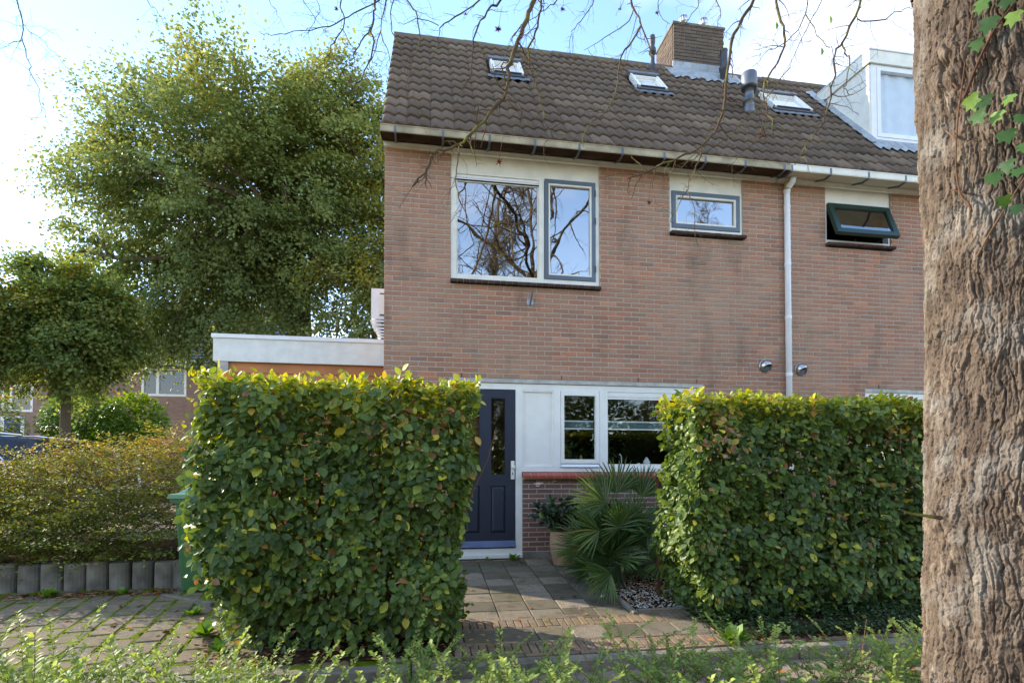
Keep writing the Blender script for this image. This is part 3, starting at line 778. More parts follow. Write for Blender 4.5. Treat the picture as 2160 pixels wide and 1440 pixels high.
fb = 7.122      # front plane of the timber frames
w = MB(); w.frame(.315, 2.335, 3.66, 5.106, .06, fb, fb + .10, wl=.07, wr=.05, wb=.07, wt=.035); w.box(1.498, 1.566, fb + .002, fb + .098, 3.731, 5.07)
w1 = w.build('window', MT['cream'], h1); w1['label'] = 'wide upstairs window with one fixed light and one grey-blue opening light'
MB().box(.315, 2.335, fb + .004, fb + .05, 5.109, 5.33).build('panel', MT['cream'], w1)
b = MB(); b.box(.386, 1.497, fb + .02, fb + .06, 5.006, 5.07); b.box(.386, 1.497, fb + .012, fb + .0198, 5.03, 5.04); b.build('vent_grille', MT['pvc'], w1)
b = MB(); b.frame(.386, 1.497, 3.731, 4.996, .018, fb + .03, fb + .06, wt=.012); b.build('glazing_bead', MT['cream'], w1)
b = MB(); b.box(.386, 1.497, fb + .01, fb + .04, 4.998, 5.0055); b.build('gasket', MT['black'], w1)
pane(w1, .404, 1.479, 3.749, 4.984, fb + .045, 'glass_up')
b = MB(); b.frame(1.572, 2.284, 3.735, 5.092, .054, fb - .012, fb + .05); s_w = b.build('sash', MT['bluegrey'], w1)
b = MB(); b.frame(1.626, 2.230, 3.789, 5.038, .022, fb - .006, fb + .04); b.build('glazing_bead', MT['cream'], w1)
pane(w1, 1.648, 2.208, 3.811, 5.016, fb + .028, 'glass_up')
for z in (4.94, 4.56, 3.90): MB().box(2.270, 2.286, fb - .022, fb - .0125, z - .045, z + .045).build('hinge', MT['darkmetal'], w1)
sill_row(w1, .318, 2.345, 3.648)
MB().box(1.58, 2.30, fb + .16, fb + .165, 3.70, 5.08).build('sheer_curtain', MT['sheer'], w1)
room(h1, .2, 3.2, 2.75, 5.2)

w = MB(); w.frame(3.362, 4.463, 4.505, 5.117, .03, fb, fb + .10, wb=.055, wt=.03); w2 = w.build('window', MT['cream'], h1); w2['label'] = 'small landscape upstairs window in a grey-blue sash'
MB().box(3.362, 4.463, fb + .004, fb + .05, 5.120, 5.33).build('panel', MT['cream'], w2)
b = MB(); b.frame(3.398, 4.427, 4.566, 5.082, .056, fb - .012, fb + .05); b.build('sash', MT['bluegrey'], w2)
b = MB(); b.frame(3.454, 4.371, 4.622, 5.026, .026, fb - .006, fb + .04); b.build('glazing_bead', MT['cream'], w2)
pane(w2, 3.480, 4.345, 4.648, 5.0, fb + .028, 'glass_up')
sill_row(w2, 3.362, 4.49, 4.492)
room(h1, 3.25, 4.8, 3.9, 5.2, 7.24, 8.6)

w = MB(); w.frame(5.786, 6.874, 4.505, 5.117, .03, fb, fb + .10, wb=.05, wt=.03); w3 = w.build('window', MT['white'], h2); w3['label'] = 'white framed window with its dark green top-hung sash tilted open'
MB().box(5.786, 6.874, fb + .004, fb + .05, 5.120, 5.33).build('panel', MT['white'], w3)
TM = Matrix.Translation((0, fb - .004, 5.085)) @ Matrix.Rotation(R(-21), 4, 'X') @ Matrix.Translation((0, -fb + .004, -5.085))
def tb(mb, *a): mb.box(*a, M=TM)
b = MB(); x0, x1, z0, z1, ww = 5.822, 6.838, 4.535, 5.083, .075
tb(b, x0, x0 + ww, fb - .03, fb + .03, z0, z1); tb(b, x1 - ww, x1, fb - .03, fb + .03, z0, z1); tb(b, x0 + ww, x1 - ww, fb - .03, fb + .03, z0, z0 + ww); tb(b, x0 + ww, x1 - ww, fb - .03, fb + .03, z1 - ww, z1)
gs = b.build('sash', MT['green_paint'], w3)
b = MB(); tb(b, x0 + ww, x1 - ww, fb - .006, fb - .002, z0 + ww, z1 - ww); b.build('pane', MT['glass_up'], w3)
b = MB(); b.tube([(6.66, 7.15, 4.56), (6.70, 7.05, 4.60), (6.72, 6.93, 4.60)], .006, 5); b.tube([(6.3, 7.14, 4.565), (6.3, 7.13, 4.60)], .01, 5); b.build('stay', MT['darkmetal'], w3)
sill_row(w3, 5.786, 6.905, 4.492)
room(h2, 5.6, 7.1, 3.9, 5.2, 7.24, 8.8)

# ---- ground floor front: board, head, jambs, door, panel, windows
fr = MB(); fr.box(.30, 3.84, 7.128, 7.20, 2.232, 2.312)
fr.box(.30, .372, fb, fb + .09, .03, 2.2315); fr.box(1.178, 1.262, fb, fb + .09, .03, 2.2315)
fr.box(1.262, 3.84, fb, fb + .09, 1.142, 1.196)
fr.box(1.703, 1.790, fb, fb + .09, 1.1965, 2.2315); fr.box(2.337, 2.449, fb, fb + .09, 1.1965, 2.2315); fr.box(3.76, 3.84, fb, fb + .09, 1.1965, 2.2315)
gf = fr.build('window_frame', MT['white'], h1)
MB().box(.30, 3.84, 7.106, 7.17, 2.318, 2.369).build('lintel_board', MT['greywhite'], h1)
for x in (.46, 1.80, 2.88, 3.74): MB().box(x - .005, x + .005, 7.097, 7.102, 2.375, 2.432).build('weep_hole', MT['black'], h1)
b = MB(); b.box(1.2625, 1.7025, fb + .03, fb + .05, 1.198, 2.2305); pn = b.build('white_panel', MT['white'], gf)
b = MB(); b.frame(1.2625, 1.7025, 1.198, 2.2305, .022, fb + .008, fb + .029); b.build('panel_bead', MT['white'], gf)
# casement
b = MB(); b.frame(1.795, 2.332, 1.255, 2.2295, .055, fb - .004, fb + .06, wb=.055, wt=.06, wl=.045); cs = b.build('casement', MT['white'], gf)
MB().prism([(fb - .03, 1.205), (fb + .05, 1.205), (fb + .05, 1.253), (fb - .012, 1.24)], 1.795, 2.332, 'x').build('drip_rail', MT['pvc'], gf)
pane(gf, 1.8405, 2.2765, 1.3105, 2.1685, fb + .03)
b = MB(); b.box(2.451, 3.758, fb + .012, fb + .05, 2.165, 2.2295); b.build('vent_strip', MT['white'], gf)
b = MB(); b.frame(2.4505, 3.7585, 1.1975, 2.164, .03, fb + .02, fb + .05, wb=.05, wl=.006); b.build('glazing_bead', MT['white'], gf)
pane(gf, 2.457, 3.73, 1.248, 2.134, fb + .032)
b = MB(); b.tube([(2.262, fb + .075, 1.66), (2.268, fb + .085, 1.59), (2.235, fb + .10, 1.57)], .007, 6); b.build('window_handle', MT['pvc'], gf)
for xa, xb in ((1.84, 2.28), (2.45, 3.76)):
    b = MB(); b.box(xa, xb, 7.225, 7.245, 1.826, 1.843); b.box(xa, xb, 7.225, 7.245, 1.722, 1.74); bl = b.build('blind_rail', MT['white'], gf)
    b = MB(); 
    for k in range(6): b.box(xa, xb, 7.23, 7.242 - .004 * (k % 2), 1.741 + k * .0141, 1.741 + (k + 1) * .0141)
    b.build('pleated_blind', MT['pane_backing'], gf)
MB().box(1.3, 3.8, 7.235, 7.42, 1.17, 1.195).build('window_board', MT['white'], gf)
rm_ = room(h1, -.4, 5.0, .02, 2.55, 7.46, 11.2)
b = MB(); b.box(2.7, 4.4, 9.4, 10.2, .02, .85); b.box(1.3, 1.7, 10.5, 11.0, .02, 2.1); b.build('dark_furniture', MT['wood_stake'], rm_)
# red glazed sill tiles
n_ = 25; wd = (3.84 - 1.268) / n_
me = MB().prism([(7.02, 1.052), (7.06, 1.052), (7.12, 1.07), (7.14, 1.139), (7.125, 1.139), (7.03, 1.096), (7.02, 1.085)], 0, wd - .006, 'x').mesh('sill_tile', MT['sill_red']); me.attributes['tint'].data.foreach_set('value', [0.0] * len(me.vertices))
for k in range(n_): link('sill_tile', me, gf, (1.268 + k * wd, 0, rng.uniform(-.001, .001)))
MB().prism([(7.027, 1.056), (7.10, 1.058), (7.135, 1.134), (7.125, 1.134), (7.035, 1.092)], 1.268, 3.83, 'x').build('sill_joint', MT['cream'], gf)
# white paint splash on the low wall
pm = MB(); rr = random.Random(4)
for (cx, cz_, rx, rz_) in ((1.475, .985, .055, .017), (1.425, .982, .02, .01), (1.53, .99, .02, .008), (1.70, 1.02, .03, .005), (1.47, .955, .03, .006), (1.62, .985, .02, .003)):
    pts = [(cx + rx * math.cos(t) * rr.uniform(.75, 1.1), 7.0965, cz_ + rz_ * math.sin(t) * rr.uniform(.7, 1.15)) for t in [k / 16 * 6.283 for k in range(16)]]
    pm.add(pts + [(p[0], 7.0985, p[2]) for p in pts], [tuple(range(16))[::-1]] + [(i, (i + 1) % 16, 16 + (i + 1) % 16, 16 + i) for i in range(16)])
pm.build('paint_splash', MT['white'], h1)

# front door
d = MB(); dy0, dy1 = fb + .012, fb + .055
X0, X1 = .376, 1.174; gx = [(.508, .703), (.847, 1.042)]
d.box(X0, gx[0][0], dy0, dy1, .15, 2.228); d.box(gx[1][1], X1, dy0, dy1, .15, 2.228); d.box(gx[0][1], gx[1][0], dy0, dy1, .15, 2.228)
for a, b_ in gx:
    d.box(a, b_, dy0, dy1, 2.116, 2.228); d.box(a, b_, dy0, dy1, .955, 1.10); d.box(a, b_, dy0, dy1, .15, .335)
door = d.build('front_door', MT['navy'], h1)
for a, b_ in gx:
    p_ = MB(); p_.box(a, b_, dy0 + .018, dy1 - .004, .335, .955)
    p_.v += []; c = .03
    vs = [(a + .006, dy0 + .0175, .341), (b_ - .006, dy0 + .0175, .341), (b_ - .006, dy0 + .0175, .949), (a + .006, dy0 + .0175, .949), (a + .006 + c, dy0 + .002, .341 + c), (b_ - .006 - c, dy0 + .002, .341 + c), (b_ - .006 - c, dy0 + .002, .949 - c), (a + .006 + c, dy0 + .002, .949 - c)]
    p_.add(vs, [(0, 1, 5, 4), (1, 2, 6, 5), (2, 3, 7, 6), (3, 0, 4, 7), (4, 5, 6, 7)])
    p_.build('door_panel', MT['navy'], door)
    q_ = MB(); q_.frame(a, b_, 1.10, 2.116, .008, dy0 + .006, dy0 + .02); q_.build('glazing_bead', MT['navy'], door)
    pane(door, a + .009, b_ - .009, 1.109, 2.107, dy0 + .02)
MB().prism([(dy0 - .04, .155), (dy0 - .001, .15), (dy0 - .001, .235), (dy0 - .012, .22)], X0 + .01, X1 - .005, 'x').build('weather_bar', MT['navy_light'], door)
b = MB(); b.cham(1.115, 1.163, dy0 - .008, dy0 - .0005, 1.04, 1.285, .002); hp = b.build('door_handle', MT['cream'], door)
b = MB(); Mr = Matrix.Translation((1.139, dy0 - .008, 1.20)) @ Matrix.Rotation(R(90), 4, 'X'); b.lathe([(.012, 0), (.012, .03), (.026, .04), (.028, .055), (.018, .066)], n=16, M=Mr); b.build('door_knob', MT['cream'], hp)
b = MB(); b.box(1.134, 1.144, dy0 - .0095, dy0 - .0082, 1.10, 1.135); b.build('keyhole', MT['black'], hp)
MB().box(.30, 1.262, 7.085, 7.20, .012, .055).build('doorstep', MT['white'], h1)
MB().box(.372, 1.178, 7.112, 7.20, .056, .135).build('threshold', MT['white'], h1)
b = MB(); b.box(.3, 1.3, 7.3, 7.31, 0, .02)

# neighbour's ground floor window behind the hedge
b = MB(); b.frame(6.40, 8.9, 1.142, 2.312, .08, fb, fb + .09); b.box(7.2, 7.3, fb + .001, fb + .09, 1.222, 2.232); nf = b.build('window', MT['white'], h2)
pane(nf, 6.48, 8.82, 1.222, 2.232, fb + .03)
MB().box(6.40, 8.9, 7.106, 7.17, 2.318, 2.369).build('lintel_board', MT['greywhite'], h2)
MB().box(6.62, 6.63, 7.097, 7.102, 2.375, 2.432).build('weep_hole', MT['black'], h2)
room(h2, 5.3, 9.7, .02, 2.55, 7.46, 10.5)

# stainless wall vents
def wall_vent(parent, cx, cz_, lab):
    r_ = .088; v = []; f = []; n = 28; m_ = 10
    mb = MB(); Mv = Matrix.Translation((cx, 7.098, cz_)) @ Matrix.Rotation(R(90), 4, 'X')
    mb.lathe([(.096, -.002), (.098, .006), (.090, .012), (.086, .012)], n=28, cap=False, M=Mv)
    # hood: dome facing the street, lower front right cut open
    for i in range(m_ + 1):
        ph = i / m_ * math.pi / 2
        for k in range(n):
            t = k / n * 2 * math.pi
            v.append(Vector((cx + r_ * math.cos(ph) * math.cos(t), 7.09 - .95 * r_ * math.sin(ph), cz_ + r_ * math.cos(ph) * math.sin(t))))
    for i in range(m_):
        for k in range(n):
            q = [i * n + k, i * n + (k + 1) % n, (i + 1) * n + (k + 1) % n, (i + 1) * n + k]
            c = sum((v[j] for j in q), Vector()) / 4
            lx, lz, ly = c.x - cx, c.z - cz_, 7.09 - c.y
            if lz < .012 + .1 * (lx - .02) - .35 * max(0, -lx - .01) and ly > .010 and lx > -.060: continue
            f.append(tuple(q))
    mb.add(v, f)
    o = mb.build('wall_vent', MT['steel'], parent, True); o['label'] = lab
    g_ = MB(); Mg = Matrix.Translation((cx, 7.094, cz_)) @ Matrix.Rotation(R(90), 4, 'X'); g_.lathe([(.08, -.001), (.08, .001)], n=20, M=Mg); g_.build('vent_opening', MT['black'], o)
    g_ = MB()
    for k in range(7): g_.box(cx - .07 + .004 * k, cx + .07 - .004 * k, 7.086, 7.092, cz_ - .012 - k * .009, cz_ - .016 - k * .009)
    g_.build('vent_grille', MT['zinc'], o)
wall_vent(h1, 4.789, 2.652, 'round stainless wall vent left of the downpipe')
wall_vent(h2, 5.351, 2.621, 'round stainless wall vent right of the downpipe')
# flag holder
b = MB(); b.cham(1.325, 1.411, 7.088, 7.0955, 3.36, 3.44, .002); fh = b.build('flag_holder', MT['galv'], h1)
b = MB(); b.tube([(1.368, 7.085, 3.375), (1.372, 7.04, 3.43), (1.376, 6.985, 3.505)], .017, 12); b.build('holder_tube', MT['galv'], fh)
for dx in (-.034, .034):
    for z in (3.37, 3.43): MB().box(1.368 + dx - .004, 1.368 + dx + .004, 7.085, 7.0878, z - .004, z + .004).build('bolt', MT['darkmetal'], fh)

# ---- dormer on the neighbour's roof
dm = MB(); yb = 8.98
dm.prism([(7.625, 6.44), (7.625, 7.697), (8.72, 7.765)], 7.02, 7.045, 'x')
dormer = dm.build('dormer', MT['cream'], h2)
MB().prism([(7.625, 6.44), (7.625, 7.697), (8.72, 7.765)], 10.15, 10.175, 'x').build('dormer_cheek', MT['cream'], dormer)
b = MB(); b.prism([(7.575, 7.70), (7.575, 7.905), (8.98, 7.985), (8.98, 7.84), (8.80, 7.775)], 6.985, 7.018, 'x'); b.box(7.0185, 10.21, 7.575, 7.61, 7.70, 7.905); b.build('dormer_fascia', MT['cream'], dormer)
b = MB(); b.prism([(7.56, 7.906), (7.56, 7.926), (8.99, 8.006), (8.99, 7.987)], 6.975, 10.22, 'x'); b.build('dormer_roof', MT['pvc'], dormer)
b = MB(); b.frame(7.046, 10.15, 6.47, 7.695, .08, 7.61, 7.66, wl=.10, wb=.05, wt=.04); b.build('dormer_frame', MT['pvc'], dormer)
b = MB(); b.frame(7.148, 8.5, 6.522, 7.653, .065, 7.60, 7.66, wt=.05); b.box(8.501, 8.6, 7.605, 7.66, 6.522, 7.653); b.build('dormer_sash', MT['pvc'], dormer)
b = MB(); b.box(7.214, 8.434, 7.63, 7.634, 6.588, 7.602); b.build('pane', MT['glass_sky'], dormer)
b = MB(); b.box(8.6, 10.07, 7.63, 7.634, 6.522, 7.653); b.build('pane', MT['glass'], dormer)
cu = MB(); xs = np.linspace(7.2, 10.0, 90)
for i in range(89):
    ya = 7.68 + .012 * math.sin(xs[i] * 31 + math.sin(xs[i] * 7) * 2); yb_ = 7.68 + .012 * math.sin(xs[i + 1] * 31 + math.sin(xs[i + 1] * 7) * 2)
    cu.add([(xs[i], ya, 6.56), (xs[i + 1], yb_, 6.56), (xs[i + 1], yb_, 7.63), (xs[i], ya, 7.63)], [(0, 1, 2, 3)])
cu.build('curtain', MT['curtain'], dormer, True)
room(dormer, 7.05, 10.14, 6.5, 7.69, 7.66, 8.3)
b = MB()
nn = 30; 
for i in range(nn):
    s0 = rs_of(7.50) + i / nn * (rs_of(8.98) - rs_of(7.50)); s1 = rs_of(7.50) + (i + 1) / nn * (rs_of(8.98) - rs_of(7.50))
    jx = lambda s: 6.90 + .018 * math.sin(s * 40) + .01 * math.sin(s * 97)
    b.add([RM @ Vector((jx(s0), s0, .05)), RM @ Vector((7.02, s0, .075)), RM @ Vector((7.02, s1, .075)), RM @ Vector((jx(s1), s1, .05))], [(0, 1, 2, 3)])
b.build('side_flashing', MT['lead'], dormer)
b = MB(); xs = np.linspace(6.93, 10.2, 67)
for i in range(66):
    e = lambda x: rs_of(7.36) - .02 * math.sin(x * 42)
    b.add([RM @ Vector((xs[i], e(xs[i]), .05 + wv(xs[i]))), RM @ Vector((xs[i + 1], e(xs[i + 1]), .05 + wv(xs[i + 1]))), Vector((xs[i + 1], 7.605, 6.475)), Vector((xs[i], 7.605, 6.475))], [(0, 1, 2, 3)])
b.build('apron_flashing', MT['lead'], dormer)
b = MB(); b.tube([(7.0, 8.78, 7.83), (6.86, 8.78, 7.83), (6.82, 8.775, 7.80), (6.815, 8.77, 7.72)], .045, 10); b.build('drain_spout', MT['cream'], dormer)

# ---- air conditioner on the side wall
ac = tag(empty('air_conditioner', (-.66, 8.4, 3.34)), 'white outdoor air conditioner on the side wall above the flat roof', 'air conditioner')
b = MB(); b.box(-.12, .12, -.40, .40, 0, .44); b.build('casing', MT['pvc'], ac)
b = MB(); b.box(-.025, .10, -.412, -.4005, .04, .40); b.build('side_cover', MT['white'], ac)
b = MB(); b.box(.0, .07, -.417, -.4125, .355, .37); b.box(.0, .07, -.417, -.4125, .045, .065); b.build('grip', MT['darkmetal'], ac)
for k, (x0_, z_) in enumerate(((-.13, -.045), (-.105, -.10), (-.07, -.15), (-.05, -.195), (-.035, -.235), (-.03, -.275))):
    b = MB(); b.box(x0_, .125, -.42, -.05, z_, z_ + .022); b.build('louvre_slat', MT['pvc'], ac)
b = MB(); b.box(.02, .125, -.38, -.06, -.29, -.002); b.build('bracket', MT['darkmetal'], ac)

# ---- shed with white fascia
sh = tag(empty('shed', (-1.7, 8.0, 0)), 'flat-roofed shed with deep white fascia and orange-brown cladding behind the left hedge', 'shed')
b = MB(); b.box(-1.19, 1.155, 0, .04, 2.665, 2.985); b.box(-1.19, -1.15, .041, 3.4, 2.665, 2.985); fa = b.build('fascia', MT['shedwhite'], sh)
for a, b_ in ((-1.21, -.62), (-.617, 1.155)):
    MB().box(a, b_, -.02, .10, 2.986, 3.04).build('coping', MT['pvc'], sh)
MB().box(-1.2, 1.155, .101, 3.4, 2.97, 3.0).build('flat_roof', MT['darkmetal'], sh)
MB().cham(-1.135, -1.0, .01, .14, 0, 2.664).build('corner_post', MT['greywhite'], sh)
for k in range(18):
    z1_ = 2.664 - k * .145
    MB().prism([(.045, z1_ - .143), (.07, z1_ - .143), (.07, z1_), (.058, z1_)], -.999, 1.155, 'x').build('cladding_board', MT['cladding'], sh)
b = MB(); b.box(-1.13, -1.1, .15, 3.4, 0, 2.66); b.box(-1.13, 1.15, 3.37, 3.4, 0, 2.66); b.build('side_wall', MT['cladding'], sh)
BRANCHES = [
(0.015,1,[(0.896,4.022,5.014),(0.811,4.026,4.745),(0.765,4.02,4.626),(0.702,4.018,4.454),(0.647,4.014,4.305),(0.613,4.007,4.167),(0.6,3.996,4.031),(0.56,3.989,3.916),(0.457,3.993,3.792),(0.333,4.0,3.648),(0.232,4.002,3.547),(0.148,4.001,3.513),(0.058,4.0,3.469),(0.017,3.993,3.366),(-0.041,3.989,3.277),(-0.109,3.985,3.203)]),
(0.005,0,[(0.241,4.157,3.641),(0.228,4.121,3.478),(0.219,4.083,3.351),(0.231,4.042,3.225),(0.26,3.997,3.141),(0.237,3.961,2.998)]),
(0.0035,0,[(0.06,4.187,3.579),(-0.025,4.143,3.344),(-0.105,4.094,3.25),(-0.189,4.049,3.06)]),
(0.005,0,[(0.621,4.136,4.133),(0.574,4.09,4.247),(0.62,4.032,4.253),(0.687,3.971,4.251),(0.727,3.916,4.188)]),
(0.004,0,[(0.482,4.213,3.941),(0.563,4.148,4.007),(0.614,4.089,4.046),(0.711,4.026,3.885),(0.685,3.985,3.673)]),
(0.008,1,[(0.939,4.214,5.162),(0.912,4.201,4.912),(0.889,4.185,4.783),(0.851,4.171,4.621),(0.792,4.161,4.471),(0.788,4.142,4.323),(0.817,4.117,4.209),(0.846,4.092,4.104),(0.871,4.068,3.982),(0.899,4.044,3.817),(0.948,4.016,3.683)]),
(0.0075,1,[(0.863,4.424,5.346),(0.623,4.44,5.082),(0.518,4.431,4.998),(0.457,4.415,4.896),(0.389,4.401,4.736),(0.364,4.382,4.531),(0.351,4.36,4.356),(0.304,4.341,4.267),(0.261,4.322,4.152)]),
(0.006,1,[(0.751,4.74,5.622),(0.466,4.755,5.336),(0.293,4.75,5.196),(0.147,4.74,5.065),(0.101,4.713,4.965),(0.089,4.682,4.817),(0.016,4.662,4.631)]),
(0.0035,0,[(0.104,4.853,5.132),(-0.043,4.813,5.153),(-0.169,4.772,5.051),(-0.248,4.722,5.007)]),
(0.0055,1,[(-0.249,4.699,5.479),(-0.17,4.662,5.166),(-0.101,4.622,5.034),(-0.064,4.589,4.867),(-0.063,4.561,4.702),(-0.132,4.543,4.551),(-0.135,4.515,4.441),(-0.195,4.497,4.263)]),
(0.0045,1,[(-0.209,4.692,5.479),(-0.286,4.68,5.166),(-0.308,4.656,4.973),(-0.281,4.624,4.807),(-0.224,4.586,4.69),(-0.199,4.555,4.504),(-0.119,4.516,4.285),(-0.041,4.476,4.087)]),
(0.008,1,[(-0.384,4.422,5.238),(-0.415,4.406,4.908),(-0.412,4.38,4.786),(-0.442,4.361,4.634),(-0.413,4.331,4.507),(-0.439,4.311,4.341),(-0.472,4.29,4.254),(-0.509,4.27,4.142),(-0.595,4.258,4.031)]),
(0.005,0,[(-0.45,4.445,4.703),(-0.517,4.416,4.562),(-0.571,4.385,4.443),(-0.572,4.347,4.303),(-0.585,4.309,4.198),(-0.571,4.268,4.059)]),
(0.0045,1,[(-0.246,4.004,4.863),(-0.294,3.976,4.548),(-0.334,3.946,4.301),(-0.356,3.911,4.162),(-0.395,3.878,4.006),(-0.361,3.833,3.876)]),
(0.0035,0,[(-0.341,4.03,4.369),(-0.291,3.963,4.191),(-0.259,3.898,4.058),(-0.271,3.84,3.891)]),
(0.0055,1,[(-0.708,4.87,5.614),(-0.748,4.856,5.256),(-0.718,4.828,5.071),(-0.718,4.802,4.953),(-0.798,4.79,4.812),(-0.833,4.77,4.697),(-0.899,4.755,4.571),(-0.937,4.734,4.51),(-0.927,4.708,4.35)]),
(0.0035,0,[(-0.73,4.887,5.021),(-0.668,4.818,4.851),(-0.618,4.749,4.748),(-0.518,4.675,4.515)]),
(0.0055,1,[(-0.179,4.987,5.671),(-0.471,5.008,5.392),(-0.654,5.008,5.275),(-0.81,5.004,5.163),(-0.968,4.999,5.099),(-1.178,5.002,5.036),(-1.352,4.999,4.981),(-1.463,4.985,4.981)]),
(0.0035,1,[(-1.209,5.149,5.715),(-1.12,5.091,5.41),(-1.028,5.03,5.243),(-0.934,4.968,5.087),(-0.87,4.911,4.946)]),
(0.0035,1,[(-1.016,5.119,5.715),(-0.984,5.07,5.41),(-0.952,5.018,5.256),(-1.03,4.984,5.062),(-1.076,4.943,4.946)]),
(0.004,1,[(-2.845,4.218,4.609),(-2.798,4.185,4.383),(-2.748,4.15,4.19),(-2.706,4.115,4.042),(-2.642,4.077,3.855),(-2.568,4.038,3.682),(-2.521,4.002,3.538),(-2.478,3.965,3.458)]),
(0.002,0,[(-2.791,4.218,4.242),(-2.603,4.142,4.077),(-2.444,4.07,3.912),(-2.313,4.002,3.75),(-2.166,3.932,3.567)]),
(0.002,0,[(-2.788,4.22,4.133),(-2.819,4.164,4.047),(-2.844,4.106,3.979),(-2.92,4.057,3.902)]),
(0.0025,1,[(-2.101,4.299,4.793),(-2.003,4.239,4.541),(-1.914,4.176,4.43),(-1.849,4.118,4.313),(-1.792,4.061,4.212)]),
(0.011,1,[(2.671,3.839,5.144),(2.532,3.849,4.828),(2.433,3.849,4.66),(2.346,3.848,4.463),(2.296,3.841,4.228),(2.272,3.83,4.049),(2.223,3.824,3.817),(2.145,3.819,3.682),(2.054,3.817,3.59),(1.927,3.819,3.525),(1.76,3.827,3.446),(1.58,3.839,3.353),(1.485,3.835,3.318)]),
(0.0045,0,[(2.13,3.958,3.683),(2.106,3.923,3.561),(2.035,3.894,3.453),(1.976,3.865,3.296),(1.864,3.845,3.098),(1.811,3.814,2.992)]),
(0.003,0,[(2.035,3.981,3.361),(2.061,3.918,3.163),(2.024,3.865,2.98),(2.015,3.806,2.845)]),
(0.008,1,[(2.6,3.652,4.956),(2.58,3.634,4.647),(2.601,3.608,4.412),(2.591,3.585,4.246),(2.491,3.577,4.055),(2.42,3.564,3.913),(2.424,3.539,3.757),(2.44,3.512,3.586),(2.37,3.498,3.467)]),
(0.0035,0,[(2.551,3.686,3.816),(2.426,3.647,3.599),(2.286,3.609,3.457),(2.15,3.571,3.318)]),
(0.0075,1,[(3.03,3.287,4.675),(2.962,3.278,4.389),(2.907,3.265,4.246),(2.802,3.261,4.054),(2.736,3.248,3.963),(2.715,3.23,3.775),(2.653,3.22,3.566),(2.567,3.212,3.385),(2.479,3.203,3.276),(2.379,3.197,3.143)]),
(0.004,0,[(2.946,3.309,4.262),(3.042,3.232,4.21),(3.143,3.153,4.219),(3.16,3.087,4.2)]),
(0.0045,0,[(2.859,3.327,4.113),(2.841,3.29,3.995),(2.844,3.248,3.937),(2.797,3.218,3.762),(2.747,3.186,3.675),(2.743,3.145,3.605)]),
(0.0085,1,[(1.617,4.204,5.332),(1.645,4.165,4.983),(1.675,4.122,4.835),(1.701,4.079,4.701),(1.753,4.034,4.467),(1.758,3.993,4.372)]),
(0.0065,0,[(1.75,4.195,4.804),(1.627,4.187,4.607),(1.551,4.171,4.471),(1.518,4.149,4.267),(1.463,4.13,4.089),(1.334,4.123,3.935),(1.239,4.109,3.818),(1.212,4.085,3.675)]),
(0.004,0,[(1.684,4.202,4.941),(1.592,4.158,4.764),(1.409,4.127,4.61),(1.215,4.098,4.451)]),
(0.004,1,[(1.424,4.236,5.293),(1.344,4.219,4.988),(1.292,4.194,4.868),(1.191,4.177,4.716),(1.141,4.151,4.641),(1.121,4.121,4.503),(1.138,4.086,4.348)]),
(0.0035,1,[(2.226,4.209,5.346),(2.242,4.162,5.063),(2.159,4.128,4.902),(2.059,4.097,4.743),(2.006,4.059,4.569)]),
(0.004,1,[(2.364,4.187,5.346),(2.386,4.139,5.063),(2.391,4.091,4.921),(2.346,4.051,4.763),(2.395,3.996,4.626)]),
(0.004,1,[(2.743,3.532,4.793),(2.732,3.497,4.548),(2.653,3.472,4.342),(2.526,3.453,4.189),(2.367,3.439,4.073),(2.244,3.419,3.942)]),
(0.003,1,[(2.88,3.51,4.793),(2.828,3.473,4.541),(2.676,3.453,4.294),(2.527,3.433,3.985),(2.413,3.403,3.849)]),
(0.003,0,[(2.675,3.45,4.396),(2.715,3.385,4.193),(2.759,3.319,4.044),(2.755,3.259,3.899)]),
(0.0035,0,[(2.888,3.923,4.397),(2.674,3.922,4.1),(2.445,3.921,3.865),(2.275,3.909,3.709),(2.09,3.9,3.573),(1.943,3.882,3.494)]),
(0.003,1,[(-1.408,4.983,5.53),(-1.357,4.918,5.226),(-1.27,4.845,5.049),(-1.193,4.774,4.876)]),
(0.004,1,[(1.238,4.365,5.346),(1.091,4.353,5.07),(0.965,4.333,4.955),(0.879,4.306,4.861),(0.7,4.297,4.691),(0.637,4.269,4.505)])]
